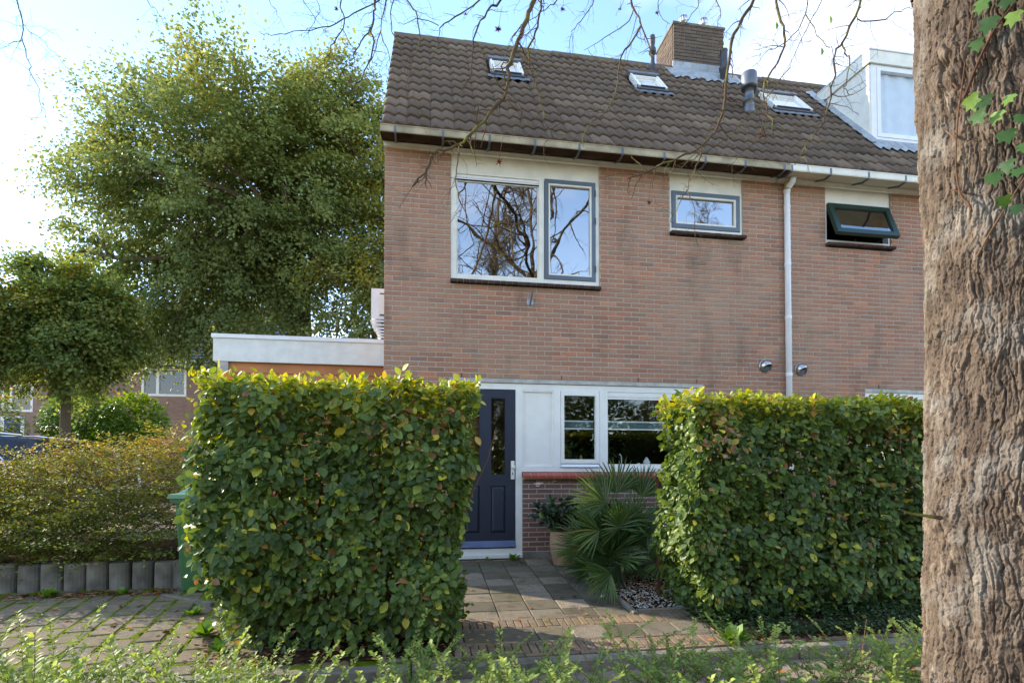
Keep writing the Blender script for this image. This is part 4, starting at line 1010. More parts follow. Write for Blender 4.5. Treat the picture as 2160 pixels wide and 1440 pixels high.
# ================================================================ big trunk of the bare tree in front, with its branches
def bark_trunk(name, parent, base, zr, rad_f, axis_f, nz, nt_front, nt_back, facing, mat, seed=0, scale=1.0, amp=1.0):
    """closed trunk surface, finer on the side facing `facing` (radians)"""
    th = np.r_[np.linspace(-1.7, .40, nt_front), np.linspace(.40, 2 * math.pi - 1.7, nt_back + 2)[1:-1]] + facing
    z = np.linspace(zr[0], zr[1], nz); TH, Z = np.meshgrid(th, z)
    rad = rad_f(Z, TH); U = (TH - facing) * .37; 
    wx = (vnoise(U / .14, Z / .22, seed + 1) - .5) * .034 + (vnoise(U / .03, Z / .03, seed + 2) - .5) * .012
    wz = (vnoise(U / .06, Z / .20, seed + 3) - .5) * .08
    swirl = .10 * np.sin(Z * 1.7 + 1.2)
    u = (U + wx + swirl * (Z - 1.2) * .25) / scale; v = (Z + wz) / scale
    f1, f2, c1, dx1, dy1 = voronoi(u / .030, v / .120, seed + 11)
    e1 = smooth(.03, .26, f2 - f1)
    g1, g2, c2, dx2, dy2 = voronoi((u + .013) / .015, v / .045, seed + 31)
    e2 = smooth(.0, .16, g2 - g1)
    q1, q2, c4, dx4, dy4 = voronoi((u - .007) / .010, v / .016, seed + 41)
    k1, k2, c3, dx3, dy3 = voronoi(u / .060, v / .60, seed + 51)
    e3 = smooth(0.01, .16, k2 - k1)
    n1 = vnoise(u / .006, v / .011, seed + 71); n2 = vnoise(u / .0035, v / .005, seed + 72)
    # wavy vertical fissures, merging and splitting; flakes are flat steps with sharp edges
    def fiss(w, vz, am, sd, lo, hi):
        q = u / w + am * (vnoise(u / (w * 2.2), v / vz, sd) - .5) + .5 * am * (vnoise(u / w, v / (vz * .3), sd + 1) - .5)
        d = np.abs(q - np.floor(q) - .5) * 2
        return smooth(lo, hi, 1 - d)
    F1 = fiss(.033, .15, .85, seed + 101, .03, .22); F2 = fiss(.015, .06, .9, seed + 111, .03, .34)
    m1 = smooth(.25, .6, vnoise(u / .06, v / .14, seed + 121)); m2 = smooth(.35, .65, vnoise(u / .04, v / .08, seed + 122))
    cut = smooth(0, .07, f2 - f1); cut2 = smooth(0, .10, g2 - g1)
    h = .015 * (1 - (1 - F1) * (.25 + .75 * m1)) + .006 * (1 - (1 - F2) * m2) + .010 * c1 + .007 * c2 + .004 * c4 + .006 * dx1 * (c1 - .3) - .003 * dy1 - .007 * (1 - cut) * m2 - .0035 * (1 - cut2) + .0022 * n1 + .0026 * n2 + .010 * (vnoise(U / .16, Z / .2, seed + 5) - .5)
    h = (h - .030) * amp
    # knots
    for (ku, kz, kr, ka) in KNOTS:
        d = np.hypot((U - ku) / kr, (Z - kz) / (kr * 1.1)); h += ka * np.exp(-d * d) * (1 - 1.5 * np.exp(-(d / .32) ** 2)) + .006 * np.sin(d * 9) * np.exp(-d * d * .6)
    ax, ay = axis_f(Z)
    X = ax + (rad + h) * np.cos(TH); Y = ay + (rad + h) * np.sin(TH)
    V = np.stack([X, Y, Z], 2).reshape(-1, 3); m = len(th)
    idx = np.arange(nz * m).reshape(nz, m); nx = np.roll(idx, -1, 1)
    F = np.stack([idx[:-1], nx[:-1], nx[1:], idx[1:]], 2).reshape(-1, 4)
    tint = np.clip(.12 + .45 * c1 + .35 * c2 + .3 * (vnoise(U / .2, Z / .3, seed + 90) - .5), 0, 1).ravel()
    o = link(name, np_mesh(name, V, F, mat, tint, False), parent); return o

KNOTS = [(-.25, 2.84, .09, .045), (-.34, .93, .06, .035)]
bt = tag(empty('bare_tree', (0, 0, 0)), 'massive rough-barked tree at the right edge whose bare mossy branches hang over the view', 'tree')
TX, TY = 2.57, 1.95
def tr_r(Z, TH):
    return .372 + .055 * np.exp(-(Z + .35) / .28) + .012 * np.sin(Z * 2.2 + .6) + .03 * np.exp(-((Z - .95) / .25) ** 2) * np.exp(-((np.angle(np.exp(1j * (TH + 2.6)))) / .6) ** 2)
def tr_a(Z): return TX + .0 * Z, TY + .0 * Z
trunk = bark_trunk('trunk', bt, None, (-.45, 3.45), tr_r, tr_a, 960, 340, 60, math.atan2(-TY, -TX), MT['bark_big'], 3)
KNOTS = []
def tr_r2(Z, TH): return .392 - .20 * smooth(3.5, 5.6, Z)
def tr_a2(Z): return TX - .12 * smooth(3.3, 5.6, Z), TY + .1 * smooth(3.3, 5.6, Z)
bark_trunk('upper_trunk', bt, None, (3.38, 5.7), tr_r2, tr_a2, 150, 90, 30, math.atan2(-TY, -TX), MT['bark_big'], 9)
LIMBS = [
    [(2.45, 2.05, 5.4), (2.1, 2.6, 6.3), (1.4, 3.4, 6.9), (.3, 4.2, 7.2), (-1.2, 4.9, 7.3), (-3.2, 5.4, 7.5)],
    [(2.45, 2.05, 5.4), (2.5, 3.0, 6.5), (2.3, 4.0, 7.2), (1.6, 5.2, 7.9), (.6, 6.4, 8.8)],
    [(2.45, 2.05, 5.4), (3.0, 2.8, 6.4), (3.6, 3.8, 7.2), (4.3, 5.0, 8.2)],
    [(2.45, 2.05, 5.4), (1.6, 1.9, 6.4), (.2, 2.2, 7.0), (-1.6, 2.9, 7.2), (-3.4, 3.6, 7.2)],
    [(2.45, 2.05, 5.4), (2.9, 1.2, 6.8), (3.3, .2, 8.4), (3.2, -1.0, 10)],
    [(2.45, 2.05, 5.4), (2.4, 2.0, 7.0), (2.2, 2.2, 9.0), (2.4, 2.0, 11.5)],
]
def spline(pts, per=5):
    P = [Vector(p) for p in pts]; P = [P[0] * 2 - P[1]] + P + [P[-1] * 2 - P[-2]]; o = []
    for i in range(1, len(P) - 2):
        for k in range(per):
            t = k / per; a, b, c, d = P[i - 1], P[i], P[i + 1], P[i + 2]
            o.append(.5 * ((2 * b) + (c - a) * t + (2 * a - 5 * b + 4 * c - d) * t * t + (3 * b - a - 3 * c + d) * t ** 3))
    o.append(P[-2]); return o
rb = random.Random(21)
limb_pts = []
for L in LIMBS:
    p = spline(L, 6); n = len(p); mb = MB(); mb.tv = rb.random()
    p = [q + Vector((rb.gauss(0, .03), rb.gauss(0, .03), rb.gauss(0, .03))) if 0 < i < n - 1 else q for i, q in enumerate(p)]
    rad = [.027 * (1 - i / n) ** .8 + .013 for i in range(n)]
    mb.tube(p, rad, 10); mb.build('limb', MT['bark_twig'], bt, True)
    limb_pts += [(q, r_) for q, r_ in zip(p[2:], rad[2:])]

def rdir(r_): 
    v = Vector((r_.gauss(0, 1), r_.gauss(0, 1), r_.gauss(0, 1))); return v.normalized()
def twigs(mb, path, r0, r_, depth, dens, length):
    """side twigs along a path, kinked, slightly drooping"""
    tot = 0; acc = r_.random() * dens
    for a, b in zip(path[:-1], path[1:]):
        seg = b - a; L = seg.length; d = seg.normalized()
        t = acc
        while t < L:
            p = a + d * t
            q = d.orthogonal(); q.rotate(Matrix.Rotation(r_.uniform(0, 6.283), 3, d))
            dr = (d * r_.uniform(.3, .9) + q * r_.uniform(.6, 1) + Vector((0, 0, r_.uniform(-.5, .25)))).normalized()
            ln = length * r_.uniform(.25, 1.0); nseg = 3 if depth else 5
            pts = [p]; dd = dr
            for k in range(nseg):
                dd = (dd + rdir(r_) * .42 + Vector((0, 0, -.10))).normalized(); pts.append(pts[-1] + dd * ln / nseg)
            rr_ = max(.0011, r0 * r_.uniform(.3, .5))
            mb.tv = r_.random()
            mb.tube(pts, [rr_ * (1 - .6 * k / nseg) for k in range(nseg + 1)], 4 if depth == 0 else 3, False)
            if depth < 1 and ln > .12: twigs(mb, pts, rr_, r_, depth + 1, dens * 1.1, ln * .55)
            t += dens * r_.uniform(.5, 1.6)
        acc = t - L
fine = MB()
for r0, is_main, pts in BRANCHES:
    r0 = r0 * 1.12
    P = [Vector(p) for p in pts]
    mb = MB(); mb.tv = rb.random()
    # rise from the first visible point to the nearest limb above (pieces above the frame)
    top = P[0]
    q, lr = min(limb_pts, key=lambda s: (s[0] - top).length + (0 if s[0].z > top.z + .2 else 5))
    is_side = not is_main
    S_ = spline(pts, 3)
    S_ = [s + Vector((rb.gauss(0, .006), rb.gauss(0, .006), rb.gauss(0, .006))) for s in S_]
    if not is_side:
        mid = top.lerp(q, .5) + Vector((0, 0, .1)); up_ = spline([q, top.lerp(q, .66) + rdir(rb) * .08, top.lerp(q, .33) + rdir(rb) * .08, top], 4)
        S_ = up_[:-1] + S_; n0 = len(up_) - 1
    else: n0 = 0
    n = len(S_)
    rad = [(r0 * (1.25 - .0 * i) if i < n0 else r0 * (1.1 - .85 * (i - n0) / max(1, n - n0)) ** .9) * rb.uniform(.9, 1.15) for i in range(n)]
    rad = [max(.0016, r_) for r_ in rad]
    mb.tube(S_, rad, 7 if r0 > .006 else 5)
    twigs(mb, S_[max(0, n0 - 3):], r0 * .8, rb, 0, .062 if r0 > .006 else .065, .26)
    mb.build('branch', MT['bark_twig'], bt, True)
# more branches above and around the frame so the tree is whole from other viewpoints
extra = MB(); ra = random.Random(5)
for k in range(120):
    q, lr = ra.choice(limb_pts); pts = [q]; dd = (rdir(ra) + Vector((0, 0, .4))).normalized(); ln = ra.uniform(.8, 2.4)
    for j in range(6): dd = (dd + rdir(ra) * .35 + Vector((0, 0, -.02))).normalized(); pts.append(pts[-1] + dd * ln / 6)
    if any(p_.z < 1.107 + .95 * p_.y and p_.y > 1 for p_ in pts): continue
    extra.tv = ra.random(); extra.tube(pts, [.02 * (1 - j / 7.5) for j in range(7)], 5); twigs(extra, pts, .012, ra, 0, .2, .5)
o = extra.build('outer_branches', MT['bark_twig'], bt); o['kind'] = 'stuff'
def seed_cluster(p, r_, sc=1.0):
    mb = MB(); c = Vector(p)
    for k in range(26):
        d = rdir(r_); d.z *= .8; mb.tube([c, c + d * r_.uniform(.02, .042) * sc], [.004 * sc, .001], 4)
    mb.tube([c, c + Vector((.01, 0, .09)), c + Vector((.03, .01, .20))], .0015, 3)
    mb.build('seed_cluster', MT['seed'], bt)
for p, sc in (((.557, 4.186, 4.613), .9), ((.538, 4.013, 3.452), 1), ((1.689, 3.938, 3.196), .7), ((2.481, 3.701, 3.655), 1), ((.337, 4.715, 5.155), .5), ((1.08, 4.199, 4.856), .7), ((1.537, 4.126, 4.856), .5), ((1.832, 4.08, 4.825), .7), ((-.739, 4.586, 4.941), .7)): seed_cluster(p, rb, sc)
rs = np.random.RandomState(12)
for p in ((2.776, 3.335, 4.301), (2.787, 3.438, 4.158), (2.531, 3.574, 4.424)):
    V, F, T = leaf_arrays(np.array([p]), np.array([[.1, .1, -.8]]), np.array([[.3, -1, .3]]), [.055], np.array([.9]), LEAF8)
    link('last_leaf', np_mesh('last_leaf', V, F, MT['leaf_ivy'], T), bt)
# broken twig stub and stem on the trunk (left side of the trunk)
b = MB(); b.tube([(1.999, 1.855, 0.936), (1.916, 1.847, 0.947), (1.848, 1.838, 0.955), (1.785, 1.827, 0.975)], [.009, .006, .004, .002], 6); b.tube([(1.848, 1.838, 0.955), (1.814, 1.833, 0.960)], .0025, 4)
b.build('broken_twig', MT['bark_twig'], bt)

# ---- ivy climbing on the trunk
ivy = tag(empty('ivy', (2.3, 1.6, 2.2)), 'green ivy sprays climbing the upper right side of the big trunk', 'ivy')
def on_trunk(a, z, off=.02):
    a -= .74; c = math.atan2(-TY, -TX) + a; r_ = .385 + off
    return Vector((TX + r_ * math.cos(c) - 2.3, TY + r_ * math.sin(c) - 1.6, z - 2.2))
vb = MB()
for pl, r_ in (([(.30, 2.17), (.27, 2.21), (.22, 2.24), (.19, 2.28), (.16, 2.38), (.18, 2.55), (.24, 2.72), (.33, 2.95), (.43, 3.1)], .005), ([(.24, 2.64), (.38, 2.76), (.52, 2.86), (.66, 2.92), (.8, 3.0)], .006), ([(.17, 2.50), (.06, 2.56)], .004), ([(.2, 2.70), (.1, 2.77), (.02, 2.79)], .004), ([(.34, 1.98), (.45, 2.06), (.6, 2.16), (.75, 2.26)], .004), ([(.24, 2.26), (.1, 2.30)], .004)):
    P_ = spline([tuple(on_trunk(a, z, .012)) for a, z in pl], 4); vb.tv = rb.random(); vb.tube(P_, [r_ * (1 - .5 * i / len(P_)) for i in range(len(P_))], 6)
vb.build('stem', MT['twig'], ivy, True)
IV = []
for a_ in (0, 38, 72, 108, 144, 180, 216, 252, 288, 322): pass
outl = [(0, 0), (-.26, -.06), (-.52, .12), (-.30, .30), (-.46, .62), (-.17, .62), (0, 1.0), (.17, .62), (.46, .62), (.30, .30), (.52, .12), (.26, -.06)]
ivs = (np.array([(0, .35, .0)] + [(x, y, .05 - .16 * abs(x)) for x, y in outl]), np.array([(0, (k + 1) % 12 + 1, k + 1) for k in range(12)]))
ri = random.Random(2)
spots = [(.52, 3.10), (.60, 3.02), (.50, 2.96), (.66, 2.94), (.56, 2.86), (.70, 2.84), (.44, 2.82), (.40, 2.60), (.50, 2.58), (.45, 2.52), (.58, 2.50), (.66, 2.55), (.62, 2.42), (.72, 2.46), (.55, 2.26), (.62, 2.30), (.70, 2.24), (.60, 2.17), (.68, 2.12), (.74, 2.34), (.8, 2.6), (.82, 2.9), (.78, 3.08), (.48, 3.18)]
for k, (a, z) in enumerate(spots):
    p = on_trunk(a - .02, z, .05 + ri.uniform(0, .05)); c = math.atan2(-TY, -TX) + a - .74
    nr = Vector((math.cos(c), math.sin(c), ri.uniform(-.2, .5))) + rdir(ri) * .35; dn = Vector((ri.uniform(-.5, .5), ri.uniform(-.3, .3), -1))
    V, F, T = leaf_arrays(np.array([tuple(p)]), np.array([tuple(dn)]), np.array([tuple(nr)]), [ri.uniform(.048, .07)], np.array([ri.random()]), ivs)
    link('leaf', np_mesh('leaf', V, F, MT['leaf_ivy'], T), ivy)

# ================================================================ hedges
def hedge(label, x0, x1, yf, yb, z0, z1, front_off, seed, nfront, brown_at, x_cam=0.0, left_face=False, densfn=None, xl=None, xr=None, leafs=1.0):
    xl = xl or (lambda z: x0 + 0 * z); xr = xr or (lambda z: x1 + 0 * z)
    root = tag(empty('hedge', ((x0 + x1) / 2, (yf + yb) / 2, z0)), label, 'hedge', 'clipped hedges either side of the front path')
    org = np.array([(x0 + x1) / 2, (yf + yb) / 2, z0]); rs = np.random.RandomState(seed)
    Ps = []; Ds = []; Ns = []; Ts = []; Sz = []
    def lumps(a, b): return (vnoise(a / .28, b / .24, seed) - .5) * .20 + (vnoise(a / .11, b / .10, seed + 2) - .5) * .11
    # front
    n = nfront; x = rs.uniform(x0, x1, n); z = z0 + (z1 - z0) * rs.uniform(.0, 1, n)
    k = (rs.rand(n) < densfn(x, z)) & (x > xl(z) + rs.normal(0, .03, n)) & (x < xr(z) + rs.normal(0, .03, n)); x, z = x[k], z[k]; n = len(x)
    hole = vnoise(x / .13, z / .11, seed + 21) * .6 + vnoise(x / .06, z / .05, seed + 22) * .4; k = (hole > .40) | (rs.rand(n) < .22); x, z = x[k], z[k]; n = len(x); dep = rs.exponential(.065, n); y = yf + front_off(x, z) + lumps(x, z) + dep
    Ps.append(np.c_[x, y, z]); Ds.append(np.c_[rs.normal(0, .75, n), -.45 + rs.normal(0, .35, n), -.62 + rs.normal(0, .5, n)])
    Ns.append(np.c_[rs.normal(0, .45, n), -1 + rs.normal(0, .3, n), .75 + rs.normal(0, .45, n)])
    t = rs.beta(1.5, 2.6, n) * .60 + .18 * smooth(z1 - .30, z1, z) * rs.rand(n) * 1.5  # tint rises near the top edge, sunlight through the leaves put into the colour
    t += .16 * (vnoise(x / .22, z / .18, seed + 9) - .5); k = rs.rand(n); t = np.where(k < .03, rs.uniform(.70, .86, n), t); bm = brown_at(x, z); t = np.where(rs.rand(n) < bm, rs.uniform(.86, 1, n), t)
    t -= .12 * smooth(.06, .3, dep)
    Ts.append(t); Sz.append(rs.uniform(.042, .092, n) * rs.choice([.75, 1, 1, 1.2], n))
    # back
    n = nfront // 3; x = rs.uniform(x0, x1, n); z = rs.uniform(z0 + .1, z1, n); y = yb - lumps(x, z) - rs.exponential(.06, n)
    Ps.append(np.c_[x, y, z]); Ds.append(np.c_[rs.normal(0, .6, n), .5 + rs.normal(0, .3, n), -.6 + rs.normal(0, .5, n)]); Ns.append(np.c_[rs.normal(0, .5, n), 1 + rs.normal(0, .3, n), .7 + rs.normal(0, .4, n)])
    Ts.append(rs.beta(2, 3, n) * .6); Sz.append(rs.uniform(.055, .09, n))
    # ends
    for xe, sg in ((x0, -1), (x1, 1)):
        n = int(nfront * .22 * (yb - yf) / .9); y = rs.uniform(yf, yb, n); z = rs.uniform(z0 + .05, z1, n); y = y + front_off(np.full(n, xe), z) * (1 - (y - yf) / (yb - yf)); x = (xl(z) if sg < 0 else xr(z)) - sg * (rs.exponential(.06, n) + .02) + sg * lumps(y, z) * .8
        Ps.append(np.c_[x, y, z]); Ds.append(np.c_[sg * .5 + rs.normal(0, .35, n), rs.normal(0, .6, n), -.6 + rs.normal(0, .5, n)]); Ns.append(np.c_[sg + rs.normal(0, .3, n), rs.normal(-.2, .5, n), .7 + rs.normal(0, .4, n)])
        Ts.append(rs.beta(1.8, 2.8, n) * .66 + .1 * smooth(z1 - .3, z1, z)); Sz.append(rs.uniform(.05, .09, n))
    # top
    n = int(2100 * (x1 - x0) * (yb - yf)); x = rs.uniform(x0 - .03, x1 + .03, n); y = rs.uniform(yf - .04, yb + .03, n); z = z1 + (vnoise(x / .2, y / .2, seed + 4) - .5) * .09 - rs.exponential(.05, n) + .03
    up = rs.rand(n) < .28; z = np.where(up, z + rs.uniform(0, .065, n), z)
    Ps.append(np.c_[x, y, z]); Ds.append(np.c_[rs.normal(0, .8, n), rs.normal(-.25, .6, n), rs.normal(.25, .4, n) + .6 * up]); Ns.append(np.c_[rs.normal(0, .5, n), rs.normal(-.3, .5, n), 1 + rs.normal(0, .3, n)])
    t = rs.uniform(.38, .84, n); t = np.where(rs.rand(n) < .06, rs.uniform(.85, 1, n), t); Ts.append(t); Sz.append(rs.uniform(.045, .08, n))  # yellower tint imitates backlit leaves along the hedge top
    # inner leaves
    n = int(1500 * (x1 - x0)); x = rs.uniform(x0 + .1, x1 - .1, n); y = rs.uniform(yf + .15, yb - .1, n); z = rs.uniform(z0 + .2, z1 - .1, n); y = np.maximum(y, yf + front_off(x, z) + .1)
    Ps.append(np.c_[x, y, z]); Ds.append(rn(rs, n)); Ns.append(rn(rs, n)); Ts.append(rs.beta(2, 3, n) * .6 + .3 * (rs.rand(n) < .2)); Sz.append(rs.uniform(.05, .08, n))
    P = np.concatenate(Ps); D = np.concatenate(Ds); Nn = np.concatenate(Ns); T = np.clip(np.concatenate(Ts), 0.02, .99); Sz = np.concatenate(Sz)
    lo = smooth(z0 + .02, z0 + .25, P[:, 2]); Sz = Sz * (.75 + .25 * lo) * leafs; kk = (P[:, 0] > xl(P[:, 2]) - .10) & (P[:, 0] < xr(P[:, 2]) + .10); P, D, Nn, T, Sz = P[kk], D[kk], Nn[kk], T[kk], Sz[kk]
    # 300 nearest leaves are single parts
    dist = np.linalg.norm(P - np.array([0, 0, 1.1]), axis=1); order = np.argsort(dist / Sz * .08); order = order[P[order, 2] > z0 + .15]; near = order[:300]
    mask = np.ones(len(P), bool); mask[near] = False
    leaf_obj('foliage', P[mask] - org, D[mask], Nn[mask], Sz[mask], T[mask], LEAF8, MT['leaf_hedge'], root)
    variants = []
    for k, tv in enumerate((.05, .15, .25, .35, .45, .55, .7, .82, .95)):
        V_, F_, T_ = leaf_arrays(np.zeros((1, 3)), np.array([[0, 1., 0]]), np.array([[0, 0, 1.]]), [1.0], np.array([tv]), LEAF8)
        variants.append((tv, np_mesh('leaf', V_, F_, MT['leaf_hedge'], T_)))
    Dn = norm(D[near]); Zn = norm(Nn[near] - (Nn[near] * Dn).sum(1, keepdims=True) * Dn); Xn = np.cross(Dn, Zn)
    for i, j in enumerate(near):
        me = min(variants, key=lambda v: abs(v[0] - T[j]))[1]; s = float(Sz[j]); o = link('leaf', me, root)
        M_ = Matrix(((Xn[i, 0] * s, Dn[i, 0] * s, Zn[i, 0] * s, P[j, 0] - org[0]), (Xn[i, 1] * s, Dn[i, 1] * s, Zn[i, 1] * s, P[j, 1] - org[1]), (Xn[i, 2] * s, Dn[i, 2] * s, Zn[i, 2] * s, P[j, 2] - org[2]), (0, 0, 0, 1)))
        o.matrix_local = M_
    # woody inside
    mb = MB(); r_ = random.Random(seed); nst = int((x1 - x0) * 7)
    for k in range(nst):
        bl = float(xl(np.array(z0))) + .14; br = float(xr(np.array(z0))) - .12; bx = bl + (br - bl) * (k + r_.random() * .6) / nst; by = (yf + yb) / 2 + r_.uniform(-.12, .15) + max(0, float(front_off(np.array([bx]), np.array([z0]))[0])) * .5
        p = [Vector((bx, by, z0 - .05)) - Vector(org)]; d = Vector((r_.gauss(0, .12), r_.gauss(0, .1), 1)).normalized(); H_ = z1 - z0 - .08
        for j in range(7): d = (d + rdir(r_) * .18 + Vector((0, 0, .2))).normalized(); p.append(p[-1] + d * H_ / 7)
        mb.tv = r_.random(); mb.tube(p, [.016 * (1 - j / 9) for j in range(8)], 6)
        for j in range(1, 8):
            for q in range(5):
                dd = (rdir(r_) + Vector((0, -.5, .3))).normalized(); a = p[j]; pts = [a]
                for m_ in range(4): dd = (dd + rdir(r_) * .4).normalized(); pts.append(pts[-1] + dd * .085)
                ok = all(yf - org[1] + .03 < q_.y < yb - org[1] - .02 and q_.z < z1 - z0 - .02 and x0 - org[0] < q_.x < x1 - org[0] for q_ in pts)
                if ok: mb.tv = r_.random(); mb.tube(pts, [.005, .004, .0032, .0024, .0015], 4, False)
    mb.build('branches', MT['twig'], root)['kind'] = 'stuff'
    # a few long shoots sticking out on top
    mb = MB()
    for k in range(int((x1 - x0) * 12)):
        a = Vector((r_.uniform(x0, x1), r_.uniform(yf, yb - .2), z1 - .06)) - Vector(org); d = Vector((r_.gauss(0, .35), r_.gauss(0, .3), 1)).normalized()
        mb.tube([a, a + d * .07, a + d * .12 + rdir(r_) * .02], [.002, .0016, .001], 3)
    mb.build('shoots', MT['twig'], root)['kind'] = 'stuff'
    return root

def fo_left(x, z):
    # undercut at the foot and chamfered lower left corner
    return .34 * smooth(.75, -.22, z) * smooth(-.35, -1.6, x) + .10 * smooth(.3, -.25, z) + .12 * smooth(-1.25, -1.65, x) + .14 * smooth(.1, .42, x) * smooth(1.2, -.2, z)
def dens_left(x, z):
    d = 1 - .62 * np.exp(-(((x - .22) / .22) ** 2 + ((z - 1.42) / .20) ** 2)) - .35 * np.exp(-(((x + .45) / .35) ** 2 + ((z - 1.28) / .16) ** 2))
    d -= .7 * smooth(.22, .40, x) * smooth(1.5, 1.2, z)
    d *= 1 - .45 * smooth(-1.15, -1.6, x) * smooth(.1, -.2, z) - .0
    return d * (1 - .35 * smooth(.0, -.2, z))
hedge('clipped green hedge left of the front path, hiding part of the navy door', -1.70, .38, 4.08, 4.95, -.24, 1.745, fo_left, 11, 9800,
      lambda x, z: .022 + .22 * np.exp(-(((x - .05) / .5) ** 2 + ((z - 1.52) / .12) ** 2)), densfn=dens_left, xl=lambda z: -1.68 + .13 * smooth(1.5, 1.76, z) + .22 * smooth(.45, -.22, z) + .05 * np.sin(z * 5), xr=lambda z: .355 - .11 * smooth(1.45, .35, z) + .03 * np.sin(z * 7 + 1), leafs=.97)
def fo_right(x, z): return .12 * smooth(.2, -.25, z)
def dens_right(x, z):
    d = 1 - .55 * np.exp(-(((x - 2.55) / .28) ** 2 + ((z - 1.30) / .16) ** 2)) - .5 * np.exp(-(((x - 3.9) / .4) ** 2 + ((z - 1.38) / .10) ** 2))
    return d * (1 - .5 * smooth(.05, -.2, z))
hedge('clipped hedge right of the front path, withered brown leaves at top left', 2.32, 5.6, 4.50, 5.20, -.22, 1.755, fo_right, 23, 15000,
      lambda x, z: .025 + .5 * np.exp(-(((x - 2.55) / .22) ** 2 + ((z - 1.55) / .17) ** 2)) + .3 * np.exp(-(((x - 4.6) / .5) ** 2 + ((z - 1.55) / .1) ** 2)), densfn=dens_right, xl=lambda z: 2.34 + .10 * smooth(.5, -.2, z) + .05 * np.sin(z * 4 + 2), leafs=.97)
# dark ground ivy along the foot of the right hedge
rs = np.random.RandomState(9); n = 5200
x = rs.uniform(2.35, 4.9, n); y = rs.uniform(4.12, 4.8, n); keep = vnoise(x / .3, y / .2, 4) + .25 * (y - 4.1) > .25; x, y = x[keep], y[keep]; n = len(x)
z = -.24 + rs.uniform(0, .10, n) + .16 * smooth(4.2, 4.6, y) * rs.rand(n)
gi = leaf_obj('ground_ivy', np.c_[x, y, z], np.c_[rs.normal(0, 1, n), rs.normal(-.4, .8, n), rs.normal(-.1, .3, n)], np.c_[rs.normal(0, .4, n), rs.normal(-.5, .4, n), np.ones(n)], rs.uniform(.02, .042, n), rs.beta(1.5, 2.5, n), LEAFB, MT['leaf_groundivy'])
tag(gi, 'dark ivy ground cover at the foot of the right hedge', 'ground cover', kind='stuff')

# ================================================================ fan palm
pal = tag(empty('fan_palm', (2.12, 5.95, -.10)), 'bushy green fan palm beside the gravel bed under the kitchen window', 'palm')
rp = random.Random(31)
def fan(hub, axis, nrm_, Rr, nb, spread, tintv):
    """stiff palmate leaf, narrow folded blades"""
    mb = MB(); axis = axis.normalized(); nrm_ = (nrm_ - axis * nrm_.dot(axis)).normalized(); side = axis.cross(nrm_)
    for k in range(nb):
        t = (k / (nb - 1) - .5) * spread; L = Rr * (1 - .22 * abs(t / spread * 2) ** 2) * rp.uniform(.9, 1.05)
        d = (axis * math.cos(t) + side * math.sin(t)).normalized(); sd = d.cross(nrm_).normalized(); w = rp.uniform(.008, .0125); d = (d + rdir(rp) * .07).normalized()
        drop = Vector((0, 0, -1)) * L * rp.uniform(.02, .16)
        a = hub; p1 = hub + d * L * .38 + nrm_ * .008; p2 = hub + d * L * .75 + drop * .35 + nrm_ * .006; p3 = hub + d * L + drop
        mb.tv = min(1, max(0, tintv + rp.gauss(0, .12)))
        vs = [a, p1 - sd * w, p1 - nrm_ * .008, p1 + sd * w, p2 - sd * w * .7, p2 - nrm_ * .005, p2 + sd * w * .7, p3]
        mb.add(vs, [(0, 1, 2), (0, 2, 3), (1, 4, 5, 2), (2, 5, 6, 3), (4, 7, 5), (5, 7, 6)])
    return mb
o3 = Vector((1.98, 5.95, -.10))
for k in range(62):
    az = rp.uniform(0, 6.283); elv = rp.choice([rp.uniform(.1, .5), rp.uniform(.5, 1.0), rp.uniform(.9, 1.4)])
    d = Vector((math.cos(az) * math.cos(elv), math.sin(az) * math.cos(elv) * .8, math.sin(elv)))
    base = Vector((rp.uniform(-.18, .18), rp.uniform(-.12, .12), rp.uniform(.02, .3)))
    ln = rp.uniform(.28, .62) * (1.0 if elv > .5 else .8) * (.62 if d.x < 0 else 1); hub = base + d * ln
    if hub.y + 5.95 > 6.75: hub.y = .7
    mb = fan(hub, (d + Vector((0, 0, -.05 if elv > .6 else -.25))).normalized(), Vector((-d.x * .6, -.8, .9)) + rdir(rp) * .3, rp.uniform(.32, .48), rp.randint(18, 26), rp.uniform(1.7, 2.9), rp.uniform(.15, .7))
    leaf = mb.build('fan_leaf', MT['leaf_palm'], pal)
    MB().tube([base, base.lerp(hub, .5) + Vector((0, 0, .02)), hub + d * .02], [.006, .0045, .004], 5).build('leaf_stalk', MT['leaf_palm'], leaf)
# explicit fans seen in front
for (hx, hz, hy, ax, az_, R_, sp) in ((1.76, .80, -.35, (-.75, -.1, .55), 0, .50, 2.7), (1.66, .52, -.45, (-.85, -.3, .05), 0, .42, 2.2), (1.72, .10, -.62, (-.7, -.5, -.25), 0, .40, 2.0), (2.30, .18, -.55, (.1, -.6, -.3), 0, .30, 3.2), (1.92, .90, -.25, (.02, .1, 1), 0, .44, 2.4), (2.22, .86, -.2, (.35, .1, 1), 0, .44, 2.2), (1.88, .55, -.45, (-.25, -.3, .4), 0, .38, 3.2)):
    hub = Vector((hx, 5.95 + hy, hz)) - o3 + Vector((0, 0, 0))
    mb = fan(hub, Vector(ax), Vector((0, -1, .35)), R_, 30, sp, .55); leaf = mb.build('fan_leaf', MT['leaf_palm'], pal)
    MB().tube([Vector((0, -.05, .15)), hub * .6, hub], [.006, .005, .004], 5).build('leaf_stalk', MT['leaf_palm'], leaf)
MB().lathe([(.10, -.05), (.13, .05), (.12, .2), (.06, .32)], n=10).build('trunk', MT['bark_tree'], pal)

